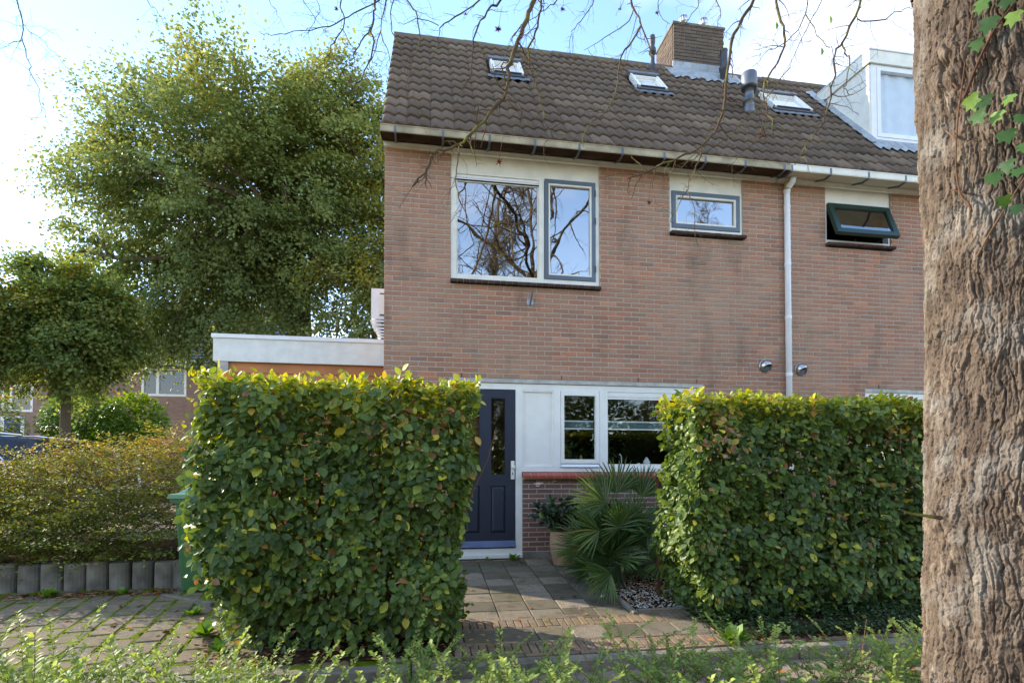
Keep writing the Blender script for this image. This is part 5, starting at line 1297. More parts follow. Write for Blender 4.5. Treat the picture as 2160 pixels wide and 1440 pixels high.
# ---- pot with shrub
pot = tag(empty('plant_pot', (1.74, 6.74, -.03)), 'round ribbed terracotta-beige pot standing against the low brick wall', 'pot')
prof = []
for k in range(31):
    t = k / 30; r_ = .135 + .055 * math.sin(min(1, t * 1.25) * math.pi / 2) - .012 * t ** 3 ; prof.append((r_ + (.003 if k % 2 else -.001), .41 * t))
MB().lathe(prof, n=36, cap=False).build('pot_body', MT['terra'], pot, True)
MB().lathe([(.176, .405), (.183, .42), (.176, .425), (.163, .41), (.158, .36)], n=36, cap=False).build('rim', MT['terra'], pot, True)
MB().lathe([(.001, .365), (.160, .365)], n=24, cap=False).build('soil', MT['soil'], pot)
ps = tag(empty('potted_shrub', (1.70, 6.72, .34)), 'small glossy dark-leaved shrub growing in the beige pot', 'shrub')
mb = MB(); Pp = []; Dd = []
for k in range(26):
    a = rp.uniform(0, 6.283); d = Vector((math.cos(a) * .75, math.sin(a) * .5, rp.uniform(.5, 1.6))).normalized(); p = [Vector((rp.uniform(-.04, .04), rp.uniform(-.04, .04), 0))]
    for j in range(5): d = (d + rdir(rp) * .2).normalized(); p.append(p[-1] + d * rp.uniform(.07, .11))
    mb.tube(p, [.006, .005, .004, .004, .003, .002], 4)
    for j in range(2, 6):
        for q in range(5): Pp.append(p[j]); dd = rdir(rp); dd = (dd + d * .4).normalized(); Dd.append(dd)
mb.build('stems', MT['twig'], ps)
Pp = np.array([tuple(p) for p in Pp]); Dd = np.array([tuple(d) for d in Dd]); n = len(Pp); rs = np.random.RandomState(1)
ok = Pp[:, 1] < .30
leaf_obj('foliage', Pp[ok], Dd[ok], (np.c_[rs.normal(0, .4, n), rs.normal(-.3, .4, n), np.ones(n)])[ok], rs.uniform(.06, .10, n)[ok], rs.rand(n)[ok], LEAF8, MT['leaf_pot'], ps)
# ---- stake
st_ = tag(MB().lathe([(.028, -.25), (.028, 1.18), (.022, 1.20)], n=10).build('wooden_stake', MT['wood_stake'], None, False, (2.385, 5.33, -.08)), 'brown round wooden stake standing in the gravel in front of the right hedge', 'stake')
st_.rotation_euler = (R(.5), R(-.6), 0)
# ---- white snail shell / pebble lying on the paving
pb = tag(MB().lathe([(.002, 0), (.02, .004), (.024, .014), (.016, .026), (.002, .03)], n=12).build('white_pebble', MT['white'], None, True, (1.785, 5.37, -.145)), 'single round white pebble lying on the path near the gravel bed', 'pebble')
# ---- weeds at the doorstep
def weed(x, y, z, n, s, seed, label, tintc=.75):
    rs = np.random.RandomState(seed); a = rs.uniform(0, 6.28, n); e = rs.uniform(.15, 1.2, n)
    D = np.c_[np.cos(a) * np.cos(e), np.sin(a) * np.cos(e), np.sin(e)]; Nn = np.c_[-np.cos(a) * np.sin(e), -np.sin(a) * np.sin(e), np.cos(e)]
    o = leaf_obj('weed', np.zeros((n, 3)) + rs.normal(0, .012, (n, 3)) * [1, 1, 0], D, Nn, rs.uniform(.6, 1.1, n) * s, np.clip(rs.normal(tintc, .12, n), 0, 1), LEAFB, MT['leaf_ivy'], None, None); o.location = (x, y, z)
    return tag(o, label, 'weed', 'weeds in the paving')
weed(1.13, 7.04, .0, 26, .10, 1, 'leafy green weed at the right end of the white doorstep')
weed(.80, 7.05, .0, 12, .05, 2, 'tiny weed in front of the middle of the doorstep')
weed(-1.75, 4.75, -.19, 30, .13, 3, 'clump of weeds at the left foot of the left hedge')
weed(2.42, 4.06, -.24, 34, .16, 4, 'tall bright green weed below the left corner of the right hedge')
weed(-3.0, 6.03, -.09, 24, .08, 5, 'low weed at the foot of the concrete palisade near the bin')
weed(-3.62, 6.0, -.09, 34, .10, 6, 'leafy weed in front of the middle of the palisade')

# ================================================================ window sill ornaments
for (x, w_, h_, lab) in ((3.09, .085, .155, 'taller white pointed house ornament on the window board'), (2.97, .07, .075, 'small white rounded ornament beside the house ornament')):
    o = empty('window_ornament', (x, 7.33, 1.196)); tag(o, lab, 'ornament')
    MB().prism([(-w_ / 2, 0), (w_ / 2, 0), (w_ / 2, h_ * .55), (0, h_), (-w_ / 2, h_ * .55)], -.025, .025, 'y').build('body', MT['white'], o)
    MB().box(-w_ * .2, w_ * .2, -.0265, -.0255, .005, h_ * .28).build('opening', MT['black'], o)
o = tag(empty('window_lamp', (2.72, 7.33, 1.196)), 'curved white stem ornament on the window board left of the house ornaments', 'ornament')
MB().tube([(0, 0, 0), (0, 0, .12), (-.005, 0, .17), (-.03, 0, .20)], .006, 6).build('stem', MT['white'], o); MB().lathe([(.03, 0), (.028, .008)], n=12).build('foot', MT['white'], o)
o = tag(MB().lathe([(.02, 0), (.035, .02), (.03, .10), (.018, .14), (.02, .17)], n=12).build('vase', MT['yellow'], None, True, (2.13, 7.33, 1.196)), 'slim yellow vase behind the narrow window', 'vase')
for x, lab in ((1.98, 'leafy houseplant behind the left part of the narrow window'), (2.58, 'leafy houseplant behind the left part of the wide window')):
    rs = np.random.RandomState(int(x * 100)); n = 160; o = tag(empty('houseplant', (x, 7.6, 1.0)), lab, 'houseplant')
    MB().lathe([(.05, 0), (.075, .14)], n=12).build('pot', MT['terra'], o)
    leaf_obj('foliage', np.c_[rs.normal(0, .1, n), rs.normal(0, .08, n), rs.uniform(.15, .6, n)], rn(rs, n), rn(rs, n) + [0, 0, 1], rs.uniform(.04, .09, n), rs.rand(n), LEAFB, MT['leaf_pot'], o)

# ================================================================ wheelie bin
bn = tag(empty('wheelie_bin', (-2.19, 6.24, -.08)), 'green wheelie bin standing half behind the left hedge', 'bin')
b = MB(); T0, T1 = .245, .29
vs = [(-T0, -.26, 0), (T0, -.26, 0), (T0, .24, 0), (-T0, .24, 0), (-T1, -.33, .93), (T1, -.33, .93), (T1, .33, .93), (-T1, .33, .93)]
b.add(vs, [(0, 3, 2, 1), (0, 1, 5, 4), (1, 2, 6, 5), (2, 3, 7, 6), (3, 0, 4, 7)]); body = b.build('bin_body', MT['bin'], bn)
mod = body.modifiers.new('b', 'BEVEL'); mod.width = .025; mod.segments = 3
MB().frame(-.315, .315, -.35, .35, .035, 0, .04).mesh
b = MB(); b.box(-.315, .315, -.355, -.32, .90, .945); b.box(-.315, -.285, -.3199, .35, .90, .945); b.box(.285, .315, -.3199, .35, .90, .945); b.build('rim', MT['bin'], bn)
b = MB(); vs = [(-.335, -.375, .946), (.335, -.375, .946), (.335, .36, .946), (-.335, .36, .946), (-.33, -.37, .985), (.33, -.37, .985), (.33, .36, .985), (-.33, .36, .985), (-.27, -.30, 1.0), (.27, -.30, 1.0), (.27, .32, 1.02), (-.27, .32, 1.02), (-.20, -.22, 1.055), (.20, -.22, 1.055), (.20, .28, 1.075), (-.20, .28, 1.075)]
fs = [(0, 3, 2, 1)] + [(a + i, a + (i + 1) % 4, a + 4 + (i + 1) % 4, a + 4 + i) for a in (0, 4, 8) for i in range(4)] + [(12, 13, 14, 15)]
b.add(vs, fs); b.build('lid', MT['binlid'], bn)
b = MB(); b.tube([(-.22, .42, .93), (.22, .42, .93)], .016, 8); b.build('handle', MT['bin'], bn)
for sx in (-.26, .26):
    Mw = Matrix.Translation((sx, .27, .10)) @ Matrix.Rotation(R(90), 4, 'Y'); MB().lathe([(.10, -.03), (.10, .03)], n=18, M=Mw).build('wheel', MT['black'], bn)

# ================================================================ concrete palisade and the bed behind it
pw = tag(empty('palisade_wall', (0, 0, 0)), 'low wall of upright grey concrete palisade blocks in front of the autumn shrub', 'wall')
prf = []
for k in range(9):
    a = math.pi + math.pi * k / 8; prf.append((.098 * math.cos(a), .055 * math.sin(a) * 1.0 - .0))
prf += [(.098, .10), (-.098, .10)]
pm_ = MB(); vs0 = [(x, y, -.2) for x, y in prf]; n = len(prf)
pm_.add([(x, y, -.35) for x, y in prf] + [(x, y, .265) for x, y in prf] + [(x * .93, y * .86, .283) for x, y in prf],
        [(i, (i + 1) % n, n + (i + 1) % n, n + i) for i in range(n)] + [(n + i, n + (i + 1) % n, 2 * n + (i + 1) % n, 2 * n + i) for i in range(n)] + [tuple(range(2 * n, 3 * n))])
pme = pm_.mesh('palisade_block', MT['concrete'])
for k in range(24):
    o = link('palisade_block', pme, pw, (-2.70 - k * .211, 6.24 + rng.uniform(-.006, .006), -.085 + rng.uniform(-.012, .006))); o.rotation_euler = (rng.uniform(-.01, .01), rng.uniform(-.012, .012), 0)
for k in range(5):
    o = link('palisade_block', pme, pw, (-2.53, 6.32 + k * .211, -.085)); o.rotation_euler = (0, 0, R(88))
sheet('shrub_bed', -12, -2.6, 6.3, 9.2, lambda x, y: .10, MT['soil'], 2, 2)
# fallen leaves
def fallen(name, x0, x1, y0, y1, n, seed, label):
    rs = np.random.RandomState(seed); x = rs.uniform(x0, x1, n); y = rs.uniform(y0, y1, n); z = np.array([gz(v) for v in y]) + .006 + rs.uniform(0, .01, n)
    o = leaf_obj(name, np.c_[x, y, z], np.c_[rs.normal(0, 1, n), rs.normal(0, 1, n), rs.normal(0, .15, n)], np.c_[rs.normal(0, .3, n), rs.normal(0, .3, n), np.ones(n)], rs.uniform(.03, .06, n), rs.rand(n), LEAF8, MT['leaf_dead']); return tag(o, label, 'leaf litter', kind='stuff')
fallen('leaf_litter', -4.6, -2.5, 5.93, 6.12, 260, 1, 'brown fallen leaves along the foot of the palisade')
fallen('leaf_litter', -1.75, .25, 4.1, 4.9, 300, 2, 'dead leaves on the dark soil under the left hedge')
fallen('leaf_litter', 1.98, 2.9, 5.15, 6.1, 240, 3, 'brown leaves on the gravel under the palm')
fallen('leaf_litter', 2.3, 4.6, 3.3, 4.2, 110, 4, 'scattered brown leaves on the kerb below the right hedge')
fallen('leaf_litter', -6, -1.8, 4.1, 5.9, 130, 5, 'single brown leaves scattered over the mossy sett paving')
fallen('leaf_litter', .3, 1.9, 4.1, 6.9, 30, 6, 'a few brown leaves on the slabs of the front path')
weed(-2.05, 5.3, -.15, 20, .10, 7, 'low weed beside the slanting edging strip near the bin')
weed(-1.5, 4.4, -.22, 22, .11, 8, 'dark weed on the setts in front of the left hedge corner', .3)
weed(.02, 4.12, -.24, 22, .09, 9, 'small weed at the right foot of the left hedge')
sheet('hedge_soil', -1.25, .22, 4.12, 4.98, lambda x, y: gz(y) + .006, MT['soil'], 8, 8)
sheet('hedge_soil', 2.45, 5.6, 4.12, 4.93, lambda x, y: gz(y) + .005, MT['soil'], 8, 8)

rs = np.random.RandomState(61); n = 5200; u_ = np.round(rs.uniform(-26, 20, n)) * .205 + .1025 + rs.normal(0, .006, n); v_ = rs.uniform(-1.6, 1.6, n)
sw = rs.rand(n) < .4; iu = np.round(rs.uniform(-26, 20, n)); uu = np.where(sw, iu * .205 + rs.uniform(-.1, .1, n), u_); vv = np.where(sw, (np.round(rs.uniform(-6, 6, n)) + .5 + .5 * (np.abs(iu) % 2)) * .244 + rs.normal(0, .005, n), v_)
x = -2.6 + uu * ca - vv * sa; y = 5.0 + uu * sa + vv * ca; k = (x > -7) & (x < -1.4) & (y > 4.05) & (y < 6.1) & (vnoise(x / .35, y / .35, 5) > .42); x, y = x[k], y[k]; n = len(x)
z = np.maximum(-.25, .084 * (y - 7.1)) - .002
s_ = rs.uniform(.006, .016, (n, 1, 1)); V = OCT[None] * s_ * rs.uniform(.7, 1.3, (n, 6, 3)) * np.array([1, 1, .5]) + np.c_[x, y, z][:, None]
ms = link('joint_moss', np_mesh('joint_moss', V.reshape(-1, 3), (OF[None] + (np.arange(n) * 6)[:, None, None]).reshape(-1, 3), MT['mossjoint'], np.repeat(rs.rand(n), 6)), pavement); ms['kind'] = 'stuff'

# ================================================================ autumn shrub behind the palisade
def spray_shrub(root, cx_fn, n_sprays, seed, region, hfun, mat, leaf=.03, per=46, tintf=None):
    rs = np.random.RandomState(seed); P = []; D = []; Nn = []; T = []; mb = MB(); r_ = random.Random(seed)
    x0, x1, y0, y1 = region
    for k in range(n_sprays):
        x = rs.uniform(x0, x1); y = rs.uniform(y0, y1); top = hfun(x, y)
        u = rs.rand() ** .6; z = .12 + (top - .12) * u
        out = rs.uniform(0, 6.28); d = np.array([math.cos(out) * .8, math.sin(out) * .6 - .35, rs.uniform(-.25, .65)]); d /= np.linalg.norm(d)
        L = rs.uniform(.25, .55); p = np.array([x, y, z]); s_ = p.copy(); cl = rs.normal(0, .12)
        m = per; t = rs.rand(m); side = np.cross(d, [0, 0, 1.0]); side /= np.linalg.norm(side) + 1e-6
        pts = p[None] + d[None] * (t * L)[:, None] + np.array([0, 0, -1.0])[None] * (.22 * L * t * t)[:, None]
        lat = rs.normal(0, .06, m) ; pts = pts + side[None] * lat[:, None] + rs.normal(0, .012, (m, 3))
        P.append(pts); D.append(side[None] * np.sign(lat)[:, None] + d[None] * .5 + rs.normal(0, .35, (m, 3))); Nn.append(np.array([0, -.45, 1.0])[None] + rs.normal(0, .4, (m, 3)))
        ht = (z - .2) / 1.5
        T.append(np.clip((tintf(x, z) if tintf else .3) + cl + rs.normal(0, .13, m), 0.0, 1.0))
        if k % 2 == 0:
            e = p + d * L; q = p + d * L * .5 + np.array([0, 0, .03]); e[2] -= .2 * L
            mb.tv = r_.random(); mb.tube([tuple(p - d * .15), tuple(p), tuple(q), tuple(e)], [.005, .004, .003, .001], 3, False)
    P = np.concatenate(P); D = np.concatenate(D); Nn = np.concatenate(Nn); T = np.concatenate(T)
    leaf_obj('foliage', P, D, Nn, rs.uniform(.7, 1.25, len(P)) * leaf, T, LEAF4 if leaf < .05 else LEAF8, mat, root)
    mb.build('twigs', MT['twig'], root)['kind'] = 'stuff'
spi = tag(empty('autumn_shrub', (0, 0, 0)), 'wide spreading shrub with yellow-green and orange autumn leaves above the concrete palisade', 'shrub')
def hs(x, y):
    b_ = np.interp(x, [-7.5, -5.4, -4.6, -3.9, -3.2, -2.6], [1.05, 1.08, 1.36, 1.58, 1.55, 1.35]); f = smooth(6.15, 7.3, y)
    return .22 + (b_ - .22) * (.22 + .78 * f) + .12 * (float(vnoise(np.array(x / .3), np.array(y / .3), 3)) - .5)
spray_shrub(spi, None, 2500, 4, (-7.6, -2.75, 6.18, 8.3), hs, MT['leaf_spirea'], .036, 46, lambda x, z: .12 + .36 * smooth(.5, 1.5, z))

# ================================================================ parked car
car = tag(empty('parked_car', (-8.0, 10.1, .06)), 'dark blue estate car parked behind the autumn shrub at the left edge', 'car')
prof = [(-2.25, .35), (-2.3, .62), (-2.2, .84), (-1.2, 1.02), (-.55, 1.48), (.2, 1.66), (1.3, 1.66), (1.95, 1.58), (2.2, 1.12), (2.28, .75), (2.25, .35)]
def carbody():
    mb = MB(); n = len(prof); rows = []
    for y, sc in ((-.86, 0), (-.80, 1), (.80, 1), (.86, 0)):
        for x, z in prof:
            zz = z if sc else min(z, .98); yy = y
            if sc and z > 1.05: yy = y * (1 - .22 * (z - 1.05) / .6)
            if not sc and z > .98: pass
            rows.append((x, yy, zz))
    V = rows
    F = []
    for r_ in range(3):
        for i in range(n - 1): F.append((r_ * n + i, r_ * n + i + 1, (r_ + 1) * n + i + 1, (r_ + 1) * n + i))
    F += [tuple(range(n)), tuple(range(3 * n, 4 * n))[::-1], (0, n, 2 * n, 3 * n)]
    mb.v = V; mb.f = F; mb.t = [0] * len(V); return mb
carbody().build('body', MT['carpaint'], car, True)
for sy in (-1, 1):
    pts = [(-1.02, 1.04), (-.45, 1.42), (.25, 1.56), (1.05, 1.54), (1.62, 1.32), (1.78, 1.08)]
    yy = lambda z: sy * (.845 - .80 * .22 * max(0, (z - 1.05)) / .6 - .02)
    V = [(x, yy(z), z) for x, z in pts]; n = len(pts)
    mb = MB(); mb.add(V + [(x, y - sy * .012, z) for x, y, z in V], [tuple(range(n)), tuple(range(n, 2 * n))[::-1]]); mb.build('side_window', MT['glass_car'], car)
    MB().tube([(x, y + sy * .004, z) for x, y, z in [(p[0], yy(p[1]), p[1] + .012) for p in spline([(a, b_, 0) for a, b_ in pts], 4) for p in [(p.x, p.y)]]], .014, 5).build('chrome_trim', MT['chrome'], car)
    MB().tube([(-.5, sy * .70, 1.57), (.2, sy * .70, 1.70), (1.2, sy * .70, 1.71), (1.9, sy * .70, 1.64)], .018, 6).build('roof_rail', MT['chrome'], car)
    for wx in (-1.42, 1.40):
        Mw = Matrix.Translation((wx, sy * .78, .32)) @ Matrix.Rotation(R(90), 4, 'X'); wl = MB().lathe([(.20, -.10), (.31, -.10), (.32, 0), (.31, .10), (.20, .10)], n=24, M=Mw).build('wheel', MT['black'], car, True)
        MB().lathe([(.19, -.105), (.19, .105), (.05, .115)], n=14, M=Mw).build('rim', MT['galv'], wl)
    MB().box(-.35, -.20, sy * .88 - .06, sy * .88 + .06, 1.05, 1.17).build('wing_mirror', MT['carpaint'], car)
    MB().box(2.2, 2.27, sy * .7 - .12, sy * .7 + .12, .80, 1.0).build('tail_light', MT['sill_red'], car)
# ================================================================ leafy trees
def tree(label, base, trunk, ells, nclump, per, leaf, mat, seed, group=None, name='leafy_tree', tr=.2, limbs=16, droop=.35, csize=(.55, .55, .22), tintb=.35, lst=.45):
    root = tag(empty(name, base), label, 'tree', group); rs = np.random.RandomState(seed); r_ = random.Random(seed); B = np.array(base)
    C = []; w = np.array([a * b * c for _, (a, b, c) in ells]); w = w / w.sum()
    while len(C) < nclump:
        (c, s) = ells[rs.choice(len(ells), p=w)]; v = rs.normal(size=3); v /= np.linalg.norm(v); rad = rs.rand() ** .38
        if rs.rand() < .5: rad = .8 + .2 * rs.rand()
        rad *= .74 + .5 * float(vnoise(np.array(v[0] * 2.4 + 9), np.array(v[2] * 2.4 + v[1] + 9), seed))
        C.append(np.array(c) + v * rad * np.array(s))
    C = np.array(C); cen = np.mean([c for c, _ in ells], axis=0)
    P = []; D = []; Nn = []; T = []
    for c in C:
        out = c - cen; out[2] *= .5; out = out / (np.linalg.norm(out) + 1e-6); k = per
        dr = out + np.array([0, 0, -droop]) + rs.normal(0, .25, 3); dr /= np.linalg.norm(dr); sd = np.cross(dr, [0, 0, 1.0]); sd /= np.linalg.norm(sd) + 1e-6; upv = np.cross(sd, dr)
        q = rs.normal(size=(k, 3)) * np.array(csize) * rs.uniform(.6, 1.2)
        pts = c[None] + q[:, 0:1] * dr[None] + q[:, 1:2] * sd[None] * .8 + q[:, 2:3] * upv[None]
        P.append(pts); D.append(dr[None] * .8 + np.array([0, 0, -.35])[None] + rs.normal(0, .45, (k, 3))); Nn.append(upv[None] + rs.normal(0, .45, (k, 3)) + np.array([0, -.3, 0])[None])
        T.append(np.clip(tintb + rs.normal(0, .13) + rs.normal(0, .12, k) + .12 * (c[2] - cen[2]) / (ells[0][1][2] + .1), 0, .93))
    P = np.concatenate(P); D = np.concatenate(D); Nn = np.concatenate(Nn); T = np.concatenate(T)
    leaf_obj('crown', P - B, D, Nn, rs.uniform(.7, 1.25, len(P)) * leaf, T, LEAFW, mat, root)
    tp = spline([tuple(np.array(p) - B) for p in trunk], 5); n = len(tp); mb = MB(); mb.tv = .4
    rad = [tr * (1 - .55 * i / n) * r_.uniform(.96, 1.04) + (tr * .35 if i == 0 else 0) for i in range(n)]; mb.tube(tp, rad, 12); mb.build('trunk', MT['bark_tree'], root, True)
    mb = MB(); idx = rs.choice(len(C), limbs, replace=False)
    for j in idx:
        a = tp[r_.randint(int(n * lst), n - 1)]; e = Vector(tuple(C[j] - B)); m1 = a.lerp(e, .35) + Vector((0, 0, .12 * (e - a).length)) + rdir(r_) * .1 * (e - a).length; m2 = a.lerp(e, .7) + Vector((0, 0, .08 * (e - a).length)) + rdir(r_) * .08 * (e - a).length
        pts = spline([tuple(a), tuple(m1), tuple(m2), tuple(e)], 4); k = len(pts); r0 = tr * r_.uniform(.18, .42); mb.tv = r_.random(); mb.tube(pts, [r0 * (1 - .85 * i / k) for i in range(k)], 6)
        for i in range(4, k, 2):
            d = rdir(r_); mb.tube([pts[i], pts[i] + d * .4, pts[i] + d * .8 + Vector((0, 0, -.1))], [r0 * .3, r0 * .2, .006], 4)
    mb.build('limbs', MT['bark_tree'], root, True)
    return root
tree('tall broad leafy tree rising behind the flat-roofed shed', (-3.7, 16.8, 0), [(-3.7, 16.8, -.4), (-3.62, 16.8, 4.5), (-3.8, 16.9, 7.0), (-4.4, 16.9, 9.2), (-4.8, 16.9, 11.8)],
     [((-5.6, 17.0, 9.6), (3.6, 3.0, 3.5)), ((-7.9, 17.2, 9.0), (2.5, 2.0, 2.5)), ((-3.1, 16.8, 9.3), (2.9, 2.4, 3.3)), ((-6.3, 17.0, 11.3), (2.4, 1.8, 1.7)), ((-6.5, 17.2, 6.4), (2.6, 2.0, 1.6)), ((-3.6, 16.6, 11.6), (2.3, 1.8, 1.8)), ((-8.9, 17.4, 7.0), (1.5, 1.3, 1.4)), ((-9.2, 17.3, 9.6), (1.5, 1.0, 1.4)), ((-5.6, 16.9, 5.4), (2.6, 1.6, 1.3)), ((-7.9, 16.9, 5.3), (1.7, 1.2, 1.1)), ((-3.4, 16.2, 7.0), (1.6, 1.3, 1.5)), ((-2.1, 16.6, 11.0), (1.7, 1.4, 1.9)), ((-1.6, 16.4, 8.2), (1.4, 1.2, 1.8))],
     1180, 165, .098, MT['leaf_tree'], 41, tr=.34, limbs=44, csize=(.46, .26, .12), tintb=.46)
tree('smaller yellow-green tree directly behind the air conditioner and shed roof', (-1.6, 15.2, 0), [(-1.6, 15.2, -.4), (-1.5, 15.2, 3.0), (-1.3, 15.2, 6.4)],
     [((-1.7, 15.4, 5.8), (1.5, 1.3, 1.7)), ((-.6, 15.4, 6.6), (1.3, 1.2, 1.8)), ((-1.0, 15.4, 4.0), (1.4, 1.1, .9)), ((-.9, 15.6, 9.0), (1.1, 1.0, 1.6))], 240, 130, .09, MT['leaf_tree'], 43, tr=.12, limbs=18, csize=(.4, .26, .14), tintb=.72)
tree('round-crowned street tree with a thick straight trunk in front of the far brick house', (-8.47, 14.45, 0), [(-8.5, 14.45, -.4), (-8.47, 14.45, 2.4), (-8.45, 14.45, 4.4)],
     [((-8.45, 14.45, 4.6), (1.45, 1.2, 1.7)), ((-8.7, 14.4, 5.2), (.9, .9, 1.1)), ((-8.1, 14.4, 4.2), (1.1, .9, .9))], 330, 170, .085, MT['leaf_tree2'], 47, 'street trees at the left', tr=.145, limbs=14, csize=(.26, .2, .10), tintb=.58, lst=.72)
tree('street tree cut off by the left edge of the picture', (-10.5, 13.4, 0), [(-10.5, 13.4, -.4), (-10.5, 13.4, 2.6), (-10.55, 13.4, 4.4)],
     [((-10.5, 13.4, 4.3), (1.25, 1.2, 1.5)), ((-10.2, 13.4, 3.6), (.8, 1.0, .7))], 220, 170, .085, MT['leaf_tree2'], 53, 'street trees at the left', tr=.16, limbs=10, csize=(.26, .2, .10), tintb=.55)
def bush(label, c, s, seed, n, leaf=.12, group='round bushes in front of the far house', tb=.5, mat='leaf_bush'):
    root = tag(empty('round_bush', (c[0], c[1], 0)), label, 'bush', group); rs = np.random.RandomState(seed); v = norm(rn(rs, n)); r_ = (.55 + .45 * rs.rand(n) ** .5)[:, None]
    P = v * r_ * np.array(s) * (1 + .12 * (vnoise(v[:, 0] * 3 + 5, v[:, 2] * 3 + 5, seed) - .5))[:, None] + np.array([0, 0, c[2]])
    leaf_obj('foliage', P, v + [0, 0, -.7] + rs.normal(0, .3, (n, 3)), v + [0, 0, .8] + rs.normal(0, .3, (n, 3)), rs.uniform(.7, 1.3, n) * leaf, np.clip(tb + .3 * v[:, 2] + rs.normal(0, .15, n), 0, .93), LEAF4, MT[mat], root)
    MB().tube([(0, 0, -.3), (0, 0, c[2])], [.09, .05], 8).build('trunk', MT['bark_tree'], root)
bush('round green bush directly behind the street tree trunk', (-9.9, 17.8, 2.55), (1.15, .9, .95), 3, 5200, tb=.35)
bush('round bright green bush in front of the far brick wall', (-8.5, 17.5, 2.6), (.95, .8, .85), 5, 4200, tb=.55)
bush('loose olive green bush at the far left edge', (-12.6, 17.6, 2.4), (1.2, .9, 1.2), 7, 3600, tb=.2, mat='leaf_tree', group=None)

# ================================================================ far houses
def far_house(label, x0, x1, y, eave, ridge, wins, door=None, depth=8, group='brick houses across the car park', wm='brick_far'):
    root = tag(empty('brick_house', (x0, y, 0)), label, 'house', group); w_ = x1 - x0
    hl = [(a - x0, b_ - x0, c, d) for a, b_, c, d in wins]
    wl = MB(); panel_with_holes(wl, 0, w_, -.3, eave, hl, 0, .25); wl.prism([(.2501, -.3), (depth, -.3), (depth, eave), (depth / 2, ridge - .15), (.2501, eave)], 0, .25, 'x'); wl.prism([(.2501, -.3), (depth, -.3), (depth, eave), (depth / 2, ridge - .15), (.2501, eave)], w_ - .25, w_, 'x'); wl.box(.25, w_ - .25, depth - .25, depth, -.3, eave)
    wall = wl.build('wall', MT[wm], root)
    bw = MB(); rr = random.Random(int(w_ * 10)); zc = eave; k = 0
    while zc > 0:
        x = -.11 * (k % 2)
        while x < w_:
            a, b_ = max(0, x), min(w_, x + .21)
            if b_ - a > .03 and not any(h[0] - .01 < (a + b_) / 2 < h[1] + .01 and h[2] < zc - .04 < h[3] for h in hl): bw.tv = rr.random(); bw.add([(a, -.008, zc - .07), (b_, -.008, zc - .07), (b_, -.008, zc - .012), (a, -.008, zc - .012)], [(0, 1, 2, 3)])
            x += .222
        zc -= .0725; k += 1
    bw.build('brickwork', MT['brick'] if wm == 'brick_near' else MT['brick_far'], root)['kind'] = 'stuff'
    rf = MB(); rf.prism([(-.45, eave - .05), (-.45, eave + .10), (depth / 2, ridge + .12), (depth + .45, eave + .10), (depth + .45, eave - .05), (depth / 2, ridge - .05)], -.1, w_ + .1, 'x'); r_o = rf.build('roof', MT['roof_far'], root)
    st = MB(); nr = 20
    for i in range(nr):
        t0, t1 = i / nr, (i + 1) / nr; ya, yb_ = -.47 + t0 * (depth / 2 + .45), -.47 + t1 * (depth / 2 + .45); za, zb_ = eave + .10 + t0 * (ridge + .02 - eave), eave + .10 + t1 * (ridge + .02 - eave)
        xx = np.arange(0, w_, .15); 
        for j, xq in enumerate(xx): st.tv = rr.random(); hh_ = .045 if j % 2 else .02; st.add([(xq - .1, ya, za + .04 + hh_), (xq + .05, ya, za + .065 - hh_ + .03), (xq + .05, yb_, zb_ + .03), (xq - .1, yb_, zb_ + .02)], [(0, 1, 2, 3)])
    st.build('roof_tiles', MT['roof_far'], r_o)['kind'] = 'stuff'
    MB().box(0, w_, -.38, -.28, eave - .02, eave + .10).build('gutter', MT['white'], root)
    for (a, b_, c, d) in hl:
        f = MB(); f.frame(a, b_, c, d, .09, -.02, .1)
        if b_ - a > 1: f.box((a + b_) / 2 - .3, (a + b_) / 2 - .2, -.018, .1, c + .09, d - .09)
        fw = f.build('window', MT['white'], root); MB().box(a + .09, b_ - .09, .05, .06, c + .09, d - .09).build('pane', MT['glass'], fw)
        MB().box(a + .02, b_ - .02, .9, .92, c, d).build('interior', MT['room'], fw)
    return root
fh = far_house('brick house with blue-grey tiled roof seen between the trees at the left', -13.3, -6.4, 24.6, 5.55, 9.3, [(-13.2, -12.5, 5.0, 5.5), (-11.62, -9.9, 4.35, 5.52), (-12.5, -11.6, .6, 2.2)])
MB().tube([(.9, -.08, -.3), (.9, -.08, 3.6)], .06, 8).build('downpipe', MT['white'], fh)
MB().lathe([(.16, 2.9), (.18, 3.0), (.10, 3.12)], (1.7, -.14, 0), 12).build('wall_lamp', MT['white'], fh)
fh2 = far_house('pale far house at the extreme left with a bright blue door', -24, -14.0, 26.5, 5.4, 8.8, [(-21, -19.8, 3.8, 5.0), (-18, -16.8, 3.8, 5.0), (-17.9, -16.9, .6, 2.2)])
MB().box(6.15, 6.75, -.06, -.01, .3, 3.5).build('blue_door', MT['bluedoor'], fh2); MB().frame(6.0, 6.9, .2, 3.6, .14, -.05, -.012).build('door_frame', MT['white'], fh2)

